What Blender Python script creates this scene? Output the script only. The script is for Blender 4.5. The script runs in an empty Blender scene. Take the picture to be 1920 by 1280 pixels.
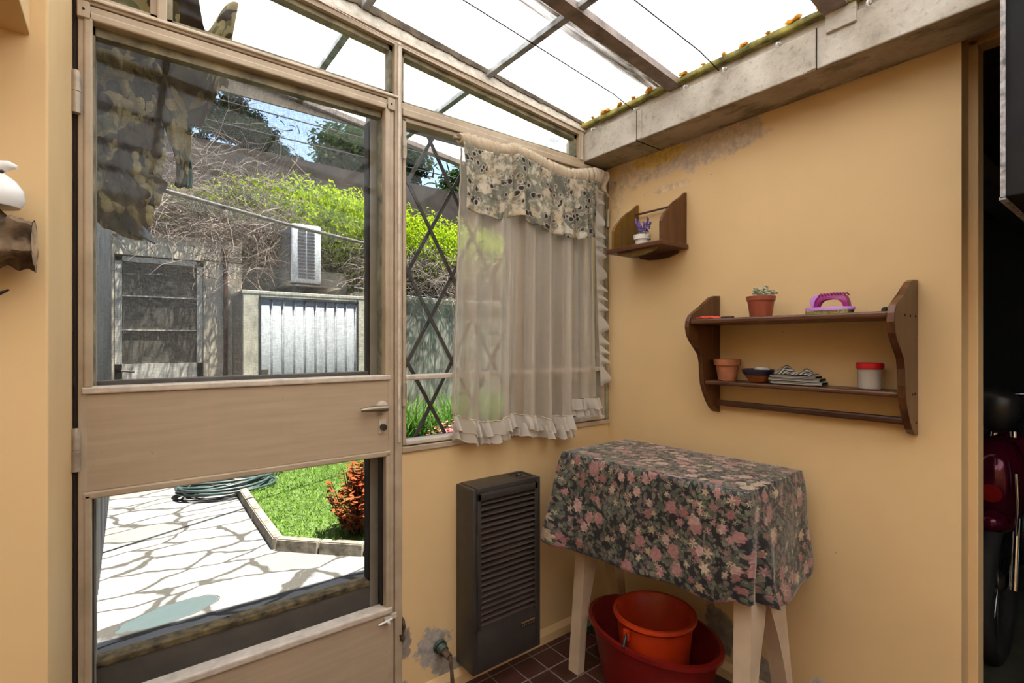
import bpy, bmesh, math, random
from mathutils import Vector, Matrix, noise
S = bpy.context.scene
COL = S.collection
PI = math.pi
# ------------------------------------------------------------------ camera
cam = bpy.data.cameras.new('camera'); camo = bpy.data.objects.new('camera', cam); COL.objects.link(camo)
camo.location = (-1.85, -1.664, 1.30); camo.rotation_euler = (PI/2, 0, -math.radians(37.49))
cam.sensor_width = 36; cam.lens = 938.8/1920*36; cam.shift_y = 3/1920; cam.clip_start = .02; cam.clip_end = 300
S.camera = camo
# ------------------------------------------------------------------ world, sun, exposure
w = bpy.data.worlds.new('sky'); S.world = w; w.use_nodes = True
wt = w.node_tree; wt.nodes.clear()
sky = wt.nodes.new('ShaderNodeTexSky'); sky.sky_type = 'NISHITA'; sky.sun_disc = False
sky.sun_elevation = math.radians(66); sky.sun_rotation = math.radians(15); sky.air_density = 1.0; sky.dust_density = 1.0
bg = wt.nodes.new('ShaderNodeBackground'); bg.inputs['Strength'].default_value = 0.065
wo = wt.nodes.new('ShaderNodeOutputWorld')
wt.links.new(sky.outputs[0], bg.inputs[0]); wt.links.new(bg.outputs[0], wo.inputs[0])
sl = bpy.data.lights.new('sun', 'SUN'); sl.energy = 4.9; sl.angle = math.radians(.55); sl.color = (1, .95, .87)
so = bpy.data.objects.new('sun', sl); COL.objects.link(so)
so.location = (0, 6, 9)
so.rotation_euler = Vector((-.18, .15, -1)).to_track_quat('-Z', 'Y').to_euler()
S.view_settings.view_transform = 'Standard'; S.view_settings.look = 'None'
S.view_settings.exposure = 2.0; S.view_settings.gamma = 1; S.view_settings.use_curve_mapping = False
try:
    S.cycles.use_denoising = True; S.cycles.max_bounces = 12; S.cycles.transparent_max_bounces = 24
    S.cycles.diffuse_bounces = 6; S.cycles.transmission_bounces = 8; S.cycles.sample_clamp_indirect = 8
    S.cycles.caustics_reflective = False; S.cycles.caustics_refractive = False
except Exception: pass

# ------------------------------------------------------------------ material kit
class NT:
    def __init__(s, name):
        s.m = bpy.data.materials.new(name); s.m.use_nodes = True; s.t = s.m.node_tree; s.t.nodes.clear()
        s.out = s.n('ShaderNodeOutputMaterial')
    def n(s, typ, **kw):
        nd = s.t.nodes.new(typ)
        for k, v in kw.items():
            if hasattr(nd, k) and not k[0].isupper(): setattr(nd, k, v)
        return nd
    def L(s, a, b): s.t.links.new(a, b)
    def put(s, sock, v):
        if isinstance(v, bpy.types.NodeSocket): s.L(v, sock)
        elif isinstance(v, tuple) and len(v) == 3 and sock.type == 'RGBA': sock.default_value = v + (1,)
        else: sock.default_value = v
    def co(s, kind='Object', scale=(1, 1, 1)):
        c = s.n('ShaderNodeTexCoord'); mp = s.n('ShaderNodeMapping'); mp.inputs['Scale'].default_value = scale
        s.L(c.outputs[kind], mp.inputs[0]); return mp.outputs[0]
    def pos(s, scale=(1, 1, 1)):
        g = s.n('ShaderNodeNewGeometry'); mp = s.n('ShaderNodeMapping'); mp.inputs['Scale'].default_value = scale
        s.L(g.outputs['Position'], mp.inputs[0]); return mp.outputs[0]
    def noise(s, v, scale, detail=4, rough=.55, dist=0):
        a = s.n('ShaderNodeTexNoise'); s.put(a.inputs['Vector'], v); a.inputs['Scale'].default_value = scale
        a.inputs['Detail'].default_value = detail; a.inputs['Roughness'].default_value = rough; a.inputs['Distortion'].default_value = dist
        return a.outputs['Fac']
    def noisec(s, v, scale, detail=3):
        a = s.n('ShaderNodeTexNoise'); s.put(a.inputs['Vector'], v); a.inputs['Scale'].default_value = scale; a.inputs['Detail'].default_value = detail
        return a.outputs['Color']
    def vor(s, v, scale, feature='F1', out='Distance', rand=1):
        a = s.n('ShaderNodeTexVoronoi', feature=feature); s.put(a.inputs['Vector'], v); a.inputs['Scale'].default_value = scale
        a.inputs['Randomness'].default_value = rand
        return a.outputs[out]
    def ramp(s, f, stops, interp='LINEAR'):
        r = s.n('ShaderNodeValToRGB'); r.color_ramp.interpolation = interp
        while len(r.color_ramp.elements) < len(stops): r.color_ramp.elements.new(.5)
        for e, (p, c) in zip(r.color_ramp.elements, stops):
            e.position = p; c = c if isinstance(c, tuple) else (c, c, c); e.color = c + (1,)
        s.L(f, r.inputs[0]); return r.outputs[0]
    def mix(s, f, a, b, mode='MIX'):
        m = s.n('ShaderNodeMixRGB', blend_type=mode); s.put(m.inputs[0], f); s.put(m.inputs[1], a); s.put(m.inputs[2], b); return m.outputs[0]
    def math(s, op, a, b=0, c=None, clamp=False):
        m = s.n('ShaderNodeMath', operation=op); m.use_clamp = clamp; s.put(m.inputs[0], a); s.put(m.inputs[1], b)
        if c is not None: s.put(m.inputs[2], c)
        return m.outputs[0]
    def vmath(s, op, a, b):
        m = s.n('ShaderNodeVectorMath', operation=op); s.put(m.inputs[0], a); s.put(m.inputs[1], b); return m.outputs[0]
    def sep(s, v):
        m = s.n('ShaderNodeSeparateXYZ'); s.L(v, m.inputs[0]); return m.outputs
    def blob(s, P, c, r, amp=.6, nscale=9):
        """1 inside an irregular ellipsoid of radii r around c (world), 0 outside"""
        d = s.vmath('SUBTRACT', P, c); d = s.vmath('DIVIDE', d, r)
        m = s.n('ShaderNodeVectorMath', operation='LENGTH'); s.L(d, m.inputs[0])
        nn = s.noise(P, nscale, 5, .65)
        e = s.math('ADD', m.outputs['Value'], s.math('MULTIPLY', s.math('SUBTRACT', nn, .5), amp*4))
        return s.math('SUBTRACT', 1.0, s.math('SMOOTH_MIN', e, 50, 0) if False else e)
    def bump(s, h, strength=.3, dist=.01):
        b = s.n('ShaderNodeBump'); b.inputs['Strength'].default_value = strength; b.inputs['Distance'].default_value = dist
        s.L(h, b.inputs['Height']); return b.outputs[0]
    def pbr(s, color, rough=.6, metal=0, normal=None, spec=.5, **kw):
        p = s.n('ShaderNodeBsdfPrincipled'); s.put(p.inputs['Base Color'], color); s.put(p.inputs['Roughness'], rough)
        p.inputs['Metallic'].default_value = metal; p.inputs['Specular IOR Level'].default_value = spec
        for k, v in kw.items(): p.inputs[k.replace('_', ' ')].default_value = v
        if normal is not None: s.L(normal, p.inputs['Normal'])
        return p.outputs[0]
    def mixs(s, f, a, b):
        m = s.n('ShaderNodeMixShader'); s.put(m.inputs[0], f); s.L(a, m.inputs[1]); s.L(b, m.inputs[2]); return m.outputs[0]
    def done(s, sh): s.L(sh, s.out.inputs['Surface']); return s.m
M = {}
def simple(name, c, rough=.6, metal=0, var=.12, nscale=12, bump=.0, spec=.5, **kw):
    t = NT(name); P = t.co()
    f = t.noise(P, nscale, 4)
    d = tuple(max(0, x*(1-var*2)) for x in c); e = tuple(min(1, x*(1+var)) for x in c)
    col = t.ramp(f, [(.3, d), (.7, e)])
    nr = t.bump(f, bump, .004) if bump else None
    M[name] = t.done(t.pbr(col, rough, metal, nr, spec, **kw)); return M[name]
# painted plaster wall
OCH = (.72, .50, .25)
def wallmat(name, base, stains):
    t = NT(name); P = t.pos()
    big = t.noise(P, 1.7, 3); fine = t.noise(P, 22, 5)
    col = t.mix(t.ramp(big, [(.35, 0.), (.7, 1.)]), tuple(x*.93 for x in base), tuple(min(1, x*1.05) for x in base))
    specks = t.ramp(t.vor(P, 9, out='Distance'), [(.012, 1.), (.03, 0.)])
    sm = t.math('MULTIPLY', specks, t.ramp(t.noise(P, 3.1, 2), [(.55, 0.), (.62, .7)]))
    col = t.mix(sm, col, (.2, .13, .07))
    for (c, r, cc, amp, ns, strength) in stains:
        e = t.blob(P, c, r, amp, ns)
        k = t.ramp(e, [(.0, 0.), (.18, strength)])
        vein = t.noise(P, 34, 6, .7)
        cc2 = t.mix(t.ramp(vein, [(.35, 0.), (.65, 1.)]), cc, tuple(min(1, x*1.7) for x in cc))
        col = t.mix(k, col, cc2)
    h = t.math('ADD', t.math('MULTIPLY', fine, .4), big)
    M[name] = t.done(t.pbr(col, .62, 0, t.bump(h, .25, .006), .35)); return M[name]
wallmat('ochre_plaster', OCH, [])
wallmat('ochre_plaster_front', OCH, [((-.955, 0, .165), (.075, .2, .085), (.26, .23, .20), .55, 16, 1.),
                                     ((-.86, 0, .085), (.09, .2, .035), (.25, .22, .18), .5, 22, 1.),
                                     ((-1.068, 0, .23), (.025, .2, .06), (.2, .16, .13), .5, 22, 1.),
                                     ((-1.07, 0, .04), (.02, .2, .06), (.22, .2, .17), .5, 22, 1.)])
wallmat('ochre_plaster_right', OCH, [((0, -.46, 2.10), (.2, .30, .085), (.40, .31, .22), .55, 9, .95),
                                     ((0, -.18, 2.07), (.2, .15, .07), (.42, .31, .19), .6, 10, .8),
                                     ((0, -.30, 2.12), (.2, .16, .04), (.46, .31, .06), .5, 9, .8),
                                     ((0, -.36, 1.97), (.2, .11, .018), (.48, .35, .22), .5, 16, .85),
                                     ((0, -.08, 1.98), (.2, .05, .10), (.52, .37, .2), .6, 14, .6),
                                     ((0, -.60, .17), (.2, .07, .10), (.22, .19, .14), .55, 12, 1.),
                                     ((0, -.75, .09), (.2, .08, .06), (.24, .21, .17), .55, 14, 1.),
                                     ((0, -.97, .12), (.2, .06, .05), (.40, .36, .30), .5, 15, .9)])
# concrete with streaks and black mould
t = NT('weathered_concrete'); P = t.pos()
n1 = t.noise(P, 5, 6, .65); n2 = t.noise(P, 60, 3, .6)
col = t.ramp(n1, [(.28, (.22, .185, .14)), (.45, (.48, .44, .37)), (.6, (.60, .56, .49)), (.78, (.66, .62, .55))])
col = t.mix(t.ramp(n2, [(.56, 0.), (.72, .5)]), col, (.22, .19, .15))
sp = t.sep(P)
low = t.ramp(t.math('MULTIPLY', sp[2], .4), [(.8572, 1.), (.8578, 0.)])
mould = t.ramp(t.noise(t.pos((1, .45, 1)), 11, 6, .7), [(.50, 0.), (.60, 1.)])
col = t.mix(t.math('MULTIPLY', low, .85), col, (.34, .25, .16))
col = t.mix(t.math('MULTIPLY', t.math('MULTIPLY', mould, low), .75), col, (.07, .055, .03))
M['concrete'] = t.done(t.pbr(col, .9, 0, t.bump(n2, .35, .004), .2))
# frame paint: taupe, chipped
t = NT('taupe_frame_paint'); P = t.pos()
n1 = t.noise(t.pos((1, 1, 1)), 9, 5)
col = t.ramp(n1, [(.3, (.37, .28, .185)), (.7, (.50, .395, .275))])
chip = t.ramp(t.noise(P, 42, 6, .75), [(.665, 0.), (.70, 1.)])
col = t.mix(t.math('MULTIPLY', chip, .8), col, (.13, .075, .035))
M['frame'] = t.done(t.pbr(col, .38, 0, t.bump(n1, .12, .003), .5))
t = NT('taupe_door_paint'); P = t.pos()
n1 = t.noise(t.pos((1, 1, 14)), 5, 5); n2 = t.noise(t.pos((6, 1, .5)), 3, 4)
col = t.ramp(n1, [(.3, (.42, .315, .21)), (.7, (.475, .36, .245))])
col = t.mix(t.ramp(n2, [(.55, 0.), (.75, .35)]), col, (.52, .37, .24))
chip = t.ramp(t.noise(P, 30, 6, .75), [(.69, 0.), (.71, 1.)])
col = t.mix(t.math('MULTIPLY', chip, .7), col, (.16, .09, .045))
M['door'] = t.done(t.pbr(col, .36, 0, t.bump(n1, .10, .002), .5))
simple('frame_bead', (.60, .51, .41), .4, 0, .12, 30, .1)
simple('frame_old', (.27, .24, .15), .7, 0, .35, 16, .2)
simple('dark_gap', (.02, .012, .008), .9)
simple('screen_frame', (.13, .105, .09), .5, 0, .12, 10)
simple('screen_stile', (.36, .31, .26), .45, 0, .1, 10)
simple('rotten_ledge', (.16, .11, .05), .9, 0, .5, 26, .6)
simple('hinge_metal', (.44, .36, .27), .45, .2, .2, 22, .15)
simple('steel', (.36, .30, .21), .38, .8, .15, 20)
simple('dark_steel', (.06, .055, .05), .4, .7)
simple('grille_iron', (.09, .075, .07), .6, .2)
simple('white_paint', (.78, .76, .72), .45)
simple('rust_iron', (.14, .085, .055), .8, .2, .4, 30, .4)
simple('grey_iron', (.33, .34, .34), .5, .35, .3, 24, .15)
simple('bar_paint', (.30, .235, .20), .6, 0, .25, 18, .3)
simple('fascia', (.24, .195, .15), .8, 0, .2, 5)
simple('mortar', (.62, .57, .48), .9, 0, .2, 30, .6)
simple('foam_filler', (.12, .09, .06), .95, 0, .35, 24, .7)
simple('moss_board', (.30, .27, .07), .9, 0, .4, 18, .5)
simple('lichen', (.80, .32, .03), .95, 0, .35, 40, .7)
simple('wire', (.016, .012, .010), .8)
simple('porcelain', (.80, .79, .76), .18, 0, .04)
simple('log_wood', (.15, .095, .05), .8, 0, .5, 30, .9)
simple('log_cut', (.45, .31, .18), .75, 0, .3, 30, .4)
simple('heater_body', (.040, .033, .028), .42, 0, .1, 30, .06)
simple('heater_slat', (.085, .062, .050), .35, .1, .12)
simple('heater_core', (.012, .008, .006), .6)
simple('brass', (.55, .40, .2), .4, .8)
simple('valve_green', (.10, .14, .12), .5, .5, .3, 40, .2)
simple('leg_paint', (.60, .47, .33), .55, 0, .06, 10, .05)
simple('basin_red', (.19, .006, .004), .38, 0, .08)
simple('bucket_orange', (.48, .038, .006), .35, 0, .08)
simple('black_plastic', (.02, .02, .02), .35)
simple('terracotta', (.47, .17, .075), .85, 0, .15, 16, .1)
simple('brown_plastic', (.30, .065, .03), .4, 0, .06)
simple('soil', (.06, .04, .025), 1, 0, .5, 80, .8)
simple('succulent', (.42, .42, .28), .6, 0, .25, 60)
simple('lilac', (.55, .26, .68), .35, 0, .04)
simple('magenta_plastic', (.30, .01, .16), .35, 0, .05)
simple('bristle', (.30, .26, .06), .8, 0, .5, 300)
simple('bowl_blue', (.018, .016, .035), .3)
simple('bowl_brown', (.42, .13, .035), .35, 0, .25, 20)
simple('chalk', (.70, .68, .64), .8, 0, .1, 40, .3)
simple('red_lid', (.60, .012, .02), .35)
simple('red_string', (.62, .06, .03), .7)
simple('white_pot', (.78, .74, .68), .35, 0, .04)
simple('lavender_bloom', (.20, .12, .42), .7, 0, .3, 200)
simple('dull_green', (.12, .18, .10), .7, 0, .3, 50)
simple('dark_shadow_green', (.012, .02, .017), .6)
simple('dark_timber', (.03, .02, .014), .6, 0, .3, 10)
simple('garage_beam', (.13, .14, .13), .7)
simple('cabinet_dark', (.010, .010, .011), .6, 0, .2, 8, 0, .2)
simple('cabinet_edge', (.40, .38, .38), .5, 0, .4, 60)
simple('orange_rust', (.40, .15, .01), .7, 0, .3, 20, .3)
simple('bike_magenta', (.09, .003, .022), .12, .4, .05)
simple('chrome', (.8, .8, .8), .12, 1)
simple('rubber', (.015, .015, .015), .8)
simple('tail_red', (.22, .01, .008), .2)
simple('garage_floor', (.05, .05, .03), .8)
simple('outer_plaster', (.80, .70, .56), .95, 0, .18, 7, .4)
simple('pale_plaster', (.64, .575, .46), .9, 0, .15, 8, .3)
simple('slab_and_shade_plaster', (.42, .34, .27), .95, 0, .2, 8, .3)  # shed roof slab's own tone; on the cupboard it paints the side's shade
simple('wall_grey', (.33, .30, .25), .95, 0, .3, 5, .4)
simple('brown_wall', (.065, .045, .04), .95, 0, .25, 4, .3)
simple('shutter_grey', (.15, .135, .115), .8, 0, .12, 40)
simple('shed_door', (.72, .67, .60), .7, 0, .12, 12)
simple('rust_pipe', (.17, .075, .05), .85, 0, .4, 12, .3)
simple('ac_white', (.74, .72, .73), .4, 0, .04)
simple('ac_dark', (.08, .06, .06), .6)
simple('kerb', (.27, .23, .18), .95, 0, .3, 18, .6)
simple('hose', (.040, .066, .062), .4, 0, .35, 6)
simple('galvanised', (.07, .075, .085), .4, .5, .25, 4)
simple('guard_grey', (.34, .32, .29), .6)
simple('pole_metal', (.17, .14, .12), .5, .3, .3, 20)
simple('white_cable', (.6, .6, .58), .5)
simple('twig', (.27, .21, .175), .9, 0, .35, 3)
simple('bark', (.07, .05, .035), 1, 0, .3, 10, .6)
def leaf(name, a, b, tr=.35, c=None):
    t = NT(name)
    g = t.n('ShaderNodeNewGeometry'); col = t.mix(g.outputs['Random Per Island'], a, b)
    if c: col = t.mix(t.ramp(t.noise(t.pos(), 1.6, 3), [(.45, 0.), (.6, 1.)]), col, c)
    d = t.n('ShaderNodeBsdfDiffuse'); t.L(col, d.inputs[0]); tl = t.n('ShaderNodeBsdfTranslucent'); t.L(col, tl.inputs[0])
    M[name] = t.done(t.mixs(tr, d.outputs[0], tl.outputs[0]))
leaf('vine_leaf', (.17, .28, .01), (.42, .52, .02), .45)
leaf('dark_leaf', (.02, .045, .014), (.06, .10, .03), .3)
leaf('conifer_leaf', (.012, .03, .014), (.035, .06, .03), .15)
leaf('strap_leaf', (.03, .09, .015), (.16, .28, .05), .35)
leaf('grass_blade', (.05, .12, .012), (.15, .27, .035), .3)
leaf('coleus_leaf', (.25, .05, .02), (.38, .13, .045), .4)
leaf('pink_petal', (.65, .08, .12), (.8, .3, .32), .3)
# glass
t = NT('window_glass'); fr = t.n('ShaderNodeFresnel'); fr.inputs[0].default_value = 1.5
tr = t.n('ShaderNodeBsdfTransparent'); tr.inputs[0].default_value = (.97, .985, .975, 1)
gl = t.n('ShaderNodeBsdfGlossy'); gl.inputs['Roughness'].default_value = .0; gl.inputs[0].default_value = (1, 1, 1, 1)
M['glass'] = t.done(t.mixs(t.math('MULTIPLY', fr.outputs[0], .17, clamp=True), tr.outputs[0], gl.outputs[0]))
t = NT('clear_plastic'); tr = t.n('ShaderNodeBsdfTransparent'); tr.inputs[0].default_value = (.9, .88, .85, 1)
M['clear_plastic'] = t.done(t.mixs(.38, tr.outputs[0], t.pbr((.72, .66, .6), .25)))
# insect screen: fine mesh, partly open
t = NT('insect_mesh'); P = t.pos()
tr = t.n('ShaderNodeBsdfTransparent'); tr.inputs[0].default_value = (1, 1, 1, 1)
df = t.n('ShaderNodeBsdfDiffuse'); df.inputs[0].default_value = (.32, .31, .30, 1)
weave = t.noise(t.pos((60, 60, 420)), 1, 2); weave2 = t.noise(t.pos((420, 60, 60)), 1, 2)
f = t.math('ADD', .10, t.math('MULTIPLY', t.math('SUBTRACT', t.math('ADD', weave, weave2), 1.0), .5), clamp=True)
M['insect_mesh'] = t.done(t.mixs(f, tr.outputs[0], df.outputs[0]))
# translucent corrugated roof sheet, yellowed strip beside the bar
t = NT('fibreglass_sheet'); P = t.pos(); sp = t.sep(P)
n = t.noise(P, 30, 4); nb = t.noise(P, 3, 3)
d1 = t.math('SUBTRACT', sp[1], -.428)
band = t.ramp(t.math('MULTIPLY', t.math('ABSOLUTE', t.math('ADD', d1, t.math('MULTIPLY', t.math('SUBTRACT', nb, .5), .03))), 10), [(.12, 1.), (.26, .8), (.44, 0.)])
streak = t.ramp(t.noise(t.pos((2.5, 60, 1)), 1, 5, .7), [(.42, 0.), (.62, 1.)])
blot = t.ramp(t.noise(t.pos((5, 14, 1)), 1, 6, .75), [(.5, 0.), (.56, 1.)])
col = t.mix(t.ramp(n, [(.3, 0.), (.7, 1.)]), (.86, .88, .90), (.93, .94, .95))
st = t.mix(t.math('MULTIPLY', streak, .8), (.13, .10, .05), (.045, .022, .006)); st = t.mix(t.math('MULTIPLY', blot, .75), st, (.07, .04, .012))
col = t.mix(t.math('MULTIPLY', band, t.math('ADD', .35, t.math('MULTIPLY', streak, .65))), col, st)
tl = t.n('ShaderNodeBsdfTranslucent'); t.L(col, tl.inputs[0]); df = t.n('ShaderNodeBsdfDiffuse'); t.L(col, df.inputs[0])
M['sheet'] = t.done(t.mixs(.22, tl.outputs[0], df.outputs[0]))
# indoor tiles, 10 cm, dark red
t = NT('red_quarry_tile'); P = t.pos(); sp = t.sep(P)
def cell(o, off): return t.math('ABSOLUTE', t.math('SUBTRACT', t.math('FRACT', t.math('MULTIPLY', t.math('ADD', sp[o], off), 9.62)), .5))
gx = cell(0, 2.4946); gy = cell(1, 2.4546)
g = t.ramp(t.math('MAXIMUM', gx, gy), [(.468, 0.), (.482, 1.)])
fl = t.n('ShaderNodeVectorMath', operation='FLOOR'); t.L(t.vmath('MULTIPLY', t.vmath('ADD', P, (2.4946, 2.4546, .02)), (9.62, 9.62, 0)), fl.inputs[0])
wn = t.n('ShaderNodeTexWhiteNoise'); t.L(fl.outputs[0], wn.inputs['Vector'])
tc = t.mix(wn.outputs['Value'], (.040, .013, .010), (.085, .027, .020))
tc = t.mix(t.ramp(t.noise(P, 14, 6, .7), [(.5, 0.), (.75, .5)]), tc, (.10, .075, .055))
col = t.mix(g, tc, t.mix(t.noise(P, 20), (.12, .09, .07), (.30, .24, .2)))
M['tiles'] = t.done(t.pbr(col, t.mix(g, (.35,)*3, (.8,)*3), 0, t.bump(t.math('SUBTRACT', 1, g), .4, .003), .4))
# crazy paving: pale irregular slabs with grey joints
t = NT('crazy_paving'); P = t.pos((1, 1, 0)); 
wp = t.vmath('ADD', P, t.vmath('MULTIPLY', t.vmath('SUBTRACT', t.noisec(P, 2.2, 3), (.5, .5, .5)), (.30, .30, 0)))
mp = t.n('ShaderNodeMapping'); t.L(wp, mp.inputs[0]); mp.inputs['Scale'].default_value = (2.3, 4.6, 1); mp.inputs['Rotation'].default_value = (0, 0, -.18)
V = mp.outputs[0]
e = t.vor(V, 1, 'DISTANCE_TO_EDGE'); idc = t.vor(V, 1, 'F1', 'Color')
jn = t.math('ADD', e, t.math('MULTIPLY', t.math('SUBTRACT', t.noise(P, 16, 5), .5), .07))
joint = t.ramp(jn, [(.024, 1.), (.046, 0.)])
idv = t.sep(idc)
slab = t.mix(idv[0], (.175, .17, .165), (.23, .225, .22))
slab = t.mix(t.ramp(t.noise(P, 9, 6, .7), [(.5, 0.), (.8, .45)]), slab, (.115, .10, .085))
d = t.vmath('SUBTRACT', P, (-1.69, 1.30, 0)); dr = t.n('ShaderNodeVectorRotate'); t.L(d, dr.inputs[0]); dr.inputs['Angle'].default_value = -.20
dl = t.n('ShaderNodeVectorMath', operation='LENGTH'); t.L(t.vmath('DIVIDE', dr.outputs[0], (.225, .10, 1)), dl.inputs[0])
el = t.math('ADD', dl.outputs['Value'], t.math('MULTIPLY', t.math('SUBTRACT', t.noise(P, 8, 4), .5), .5))
slab = t.mix(t.ramp(el, [(.93, 1.), (.95, 0.)]), slab, t.mix(t.noise(P, 20, 5), (.052, .072, .074), (.072, .092, .094)))
joint = t.mix(t.ramp(el, [(.9, 1.), (.93, 0.)]), joint, (0, 0, 0)); ring = t.ramp(el, [(.93, 0.), (.97, 1.), (1.07, 1.), (1.12, 0.)])
joint = t.math('MAXIMUM', joint, ring)
col = t.mix(joint, slab, t.mix(t.noise(P, 40, 4), (.042, .038, .032), (.075, .068, .058)))
M['paving'] = t.done(t.pbr(col, .85, 0, t.bump(t.math('SUBTRACT', 1, joint), .5, .012), .25))
t = NT('lawn_soil'); P = t.pos()
M['lawn_soil'] = t.done(t.pbr(t.ramp(t.noise(P, 18, 5), [(.3, (.06, .09, .02)), (.7, (.13, .20, .04))]), .95))
# dark wood shelf
def wood(name, a, b, c, axis):
    t = NT(name); s_ = [38, 38, 38]; s_[axis] = 2.2
    P = t.co('Object', tuple(s_)); n = t.noise(P, 1, 5, .6, .4); n2 = t.noise(t.co(), 7, 3)
    col = t.ramp(n, [(.25, a), (.5, b), (.75, c)]); col = t.mix(t.ramp(n2, [(.45, 0.), (.75, .55)]), col, a)
    M[name] = t.done(t.pbr(col, .32, 0, t.bump(n, .15, .001), .45))
wood('wood_y', (.040, .014, .006), (.095, .033, .013), (.13, .050, .018), 1)
wood('wood_z', (.035, .012, .005), (.105, .036, .011), (.155, .058, .015), 2)
# pot-stained pine panel
wood('pine_z', (.06, .03, .006), (.17, .085, .010), (.24, .12, .018), 2)
# tablecloth print
t = NT('floral_print'); P = t.co('UV')
wob = t.vmath('ADD', P, t.vmath('MULTIPLY', t.vmath('SUBTRACT', t.noisec(P, 60, 3), (.5, .5, .5)), (.009, .009, 0)))
col = t.mix(t.noise(P, 30, 2), (.008, .009, .012), (.020, .018, .020))
def rosette(col, scale, offs, rad, lobes, depth, colA, colB, dark, keep, swirl, stretch=None, vein=0):
    """printed motif in each random cell: lobed outline, petals from rings and a swirl"""
    Q = t.vmath('ADD', wob, offs)
    if stretch:
        m0 = t.n('ShaderNodeVectorRotate'); t.L(Q, m0.inputs[0]); m0.inputs['Angle'].default_value = stretch[0]; Q = t.vmath('MULTIPLY', m0.outputs[0], (stretch[1], stretch[2], 1))
    v = t.n('ShaderNodeTexVoronoi'); t.put(v.inputs['Vector'], Q); v.inputs['Scale'].default_value = scale; v.inputs['Randomness'].default_value = .9
    dl = t.sep(t.vmath('SUBTRACT', Q, v.outputs['Position'])); cc = t.sep(v.outputs['Color'])
    ang = t.math('ARCTAN2', dl[1], dl[0]); dd = v.outputs['Distance']
    wave = t.math('COSINE', t.math('ADD', t.math('MULTIPLY', ang, lobes), t.math('MULTIPLY', cc[2], 6.28)))
    size = t.math('MULTIPLY', t.math('ADD', .72, t.math('MULTIPLY', cc[0], .45)), rad)
    edge = t.math('MULTIPLY', size, t.math('ADD', 1-depth, t.math('MULTIPLY', wave, depth)))
    q = t.math('DIVIDE', dd, edge)
    sw = t.math('SINE', t.math('ADD', t.math('MULTIPLY', ang, swirl), t.math('MULTIPLY', q, 9)))
    sw2 = t.math('SINE', t.math('ADD', t.math('MULTIPLY', q, 15), t.math('MULTIPLY', ang, 2)))
    sh = t.math('MULTIPLY', t.math('ADD', t.math('MULTIPLY', t.math('ADD', sw, 1), .3), t.math('MULTIPLY', t.math('ADD', sw2, 1), .2)), t.math('ADD', .35, t.math('MULTIPLY', q, .5)))
    fc = t.mix(cc[2], colA, colB); fc = t.mix(sh, fc, dark)
    fc = t.mix(t.ramp(q, [(0., .85), (.32, 0.)]), fc, dark)
    msk = t.math('MULTIPLY', t.ramp(q, [(.96, 1.), (1.0, 0.)]), t.ramp(cc[1], [(keep-.01, 1.), (keep, 0.)]))
    return t.mix(msk, col, fc)
G1, G2, GD = (.080, .092, .066), (.21, .21, .145), (.035, .042, .032)
for (sc_, off_, st_, kp) in ((30, (.3, .1, 0), (.6, 1, 2.1), .8), (33, (.7, .5, 0), (-.7, 1, 2.2), .8), (36, (.2, .9, 0), (1.5, 1, 2.0), .75), (34, (.55, .15, 0), (2.4, 1, 2.0), .75)):
    col = rosette(col, sc_, off_, .47, 1, .10, G1, G2, GD, kp, 2, st_)
col = rosette(col, 52, (.9, .4, 0), .42, 5, .22, (.20, .11, .11), (.30, .20, .17), (.09, .04, .05), .75, 5)
col = rosette(col, 30, (.35, .75, 0), .44, 5, .24, (.42, .33, .21), (.56, .47, .31), (.20, .13, .08), .42, 5)
col = rosette(col, 25, (.11, .23, 0), .42, 6, .14, (.31, .14, .13), (.43, .24, .21), (.13, .045, .05), .62, 3)
col = rosette(col, 17.5, (0, 0, 0), .44, 7, .09, (.37, .18, .165), (.55, .38, .32), (.16, .06, .065), .82, 2)
col = rosette(col, 18, (.43, .87, 0), .40, 6, .20, (.46, .37, .24), (.58, .49, .34), (.24, .14, .10), .30, 6)
M['floral'] = t.done(t.pbr(col, .5, 0, None, .45, Sheen_Weight=.3, Sheen_Roughness=.4))
# camouflage
def camo(name, k):
    t = NT(name); P = t.co('Object', (1, 1, .8))
    a = t.noise(P, k, 2, .4, .6); b = t.noise(t.vmath('ADD', P, (7, 3, 5)), k*.9, 2, .4, .6)
    col = t.ramp(a, [(0, (.13, .10, .055)), (.46, (.44, .36, .19)), (.60, (.21, .20, .11))], 'CONSTANT')
    col = t.mix(t.ramp(b, [(.0, 0.), (.54, 1.)], 'CONSTANT'), col, (.075, .05, .035))
    d = t.n('ShaderNodeBsdfDiffuse'); t.L(col, d.inputs[0]); q = t.n('ShaderNodeBsdfTranslucent'); t.L(col, q.inputs[0])
    M[name] = t.done(t.mixs(.3, d.outputs[0], q.outputs[0]))
camo('camouflage', 11)
simple('teal_cloth', (.03, .20, .17), .8)
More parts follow.
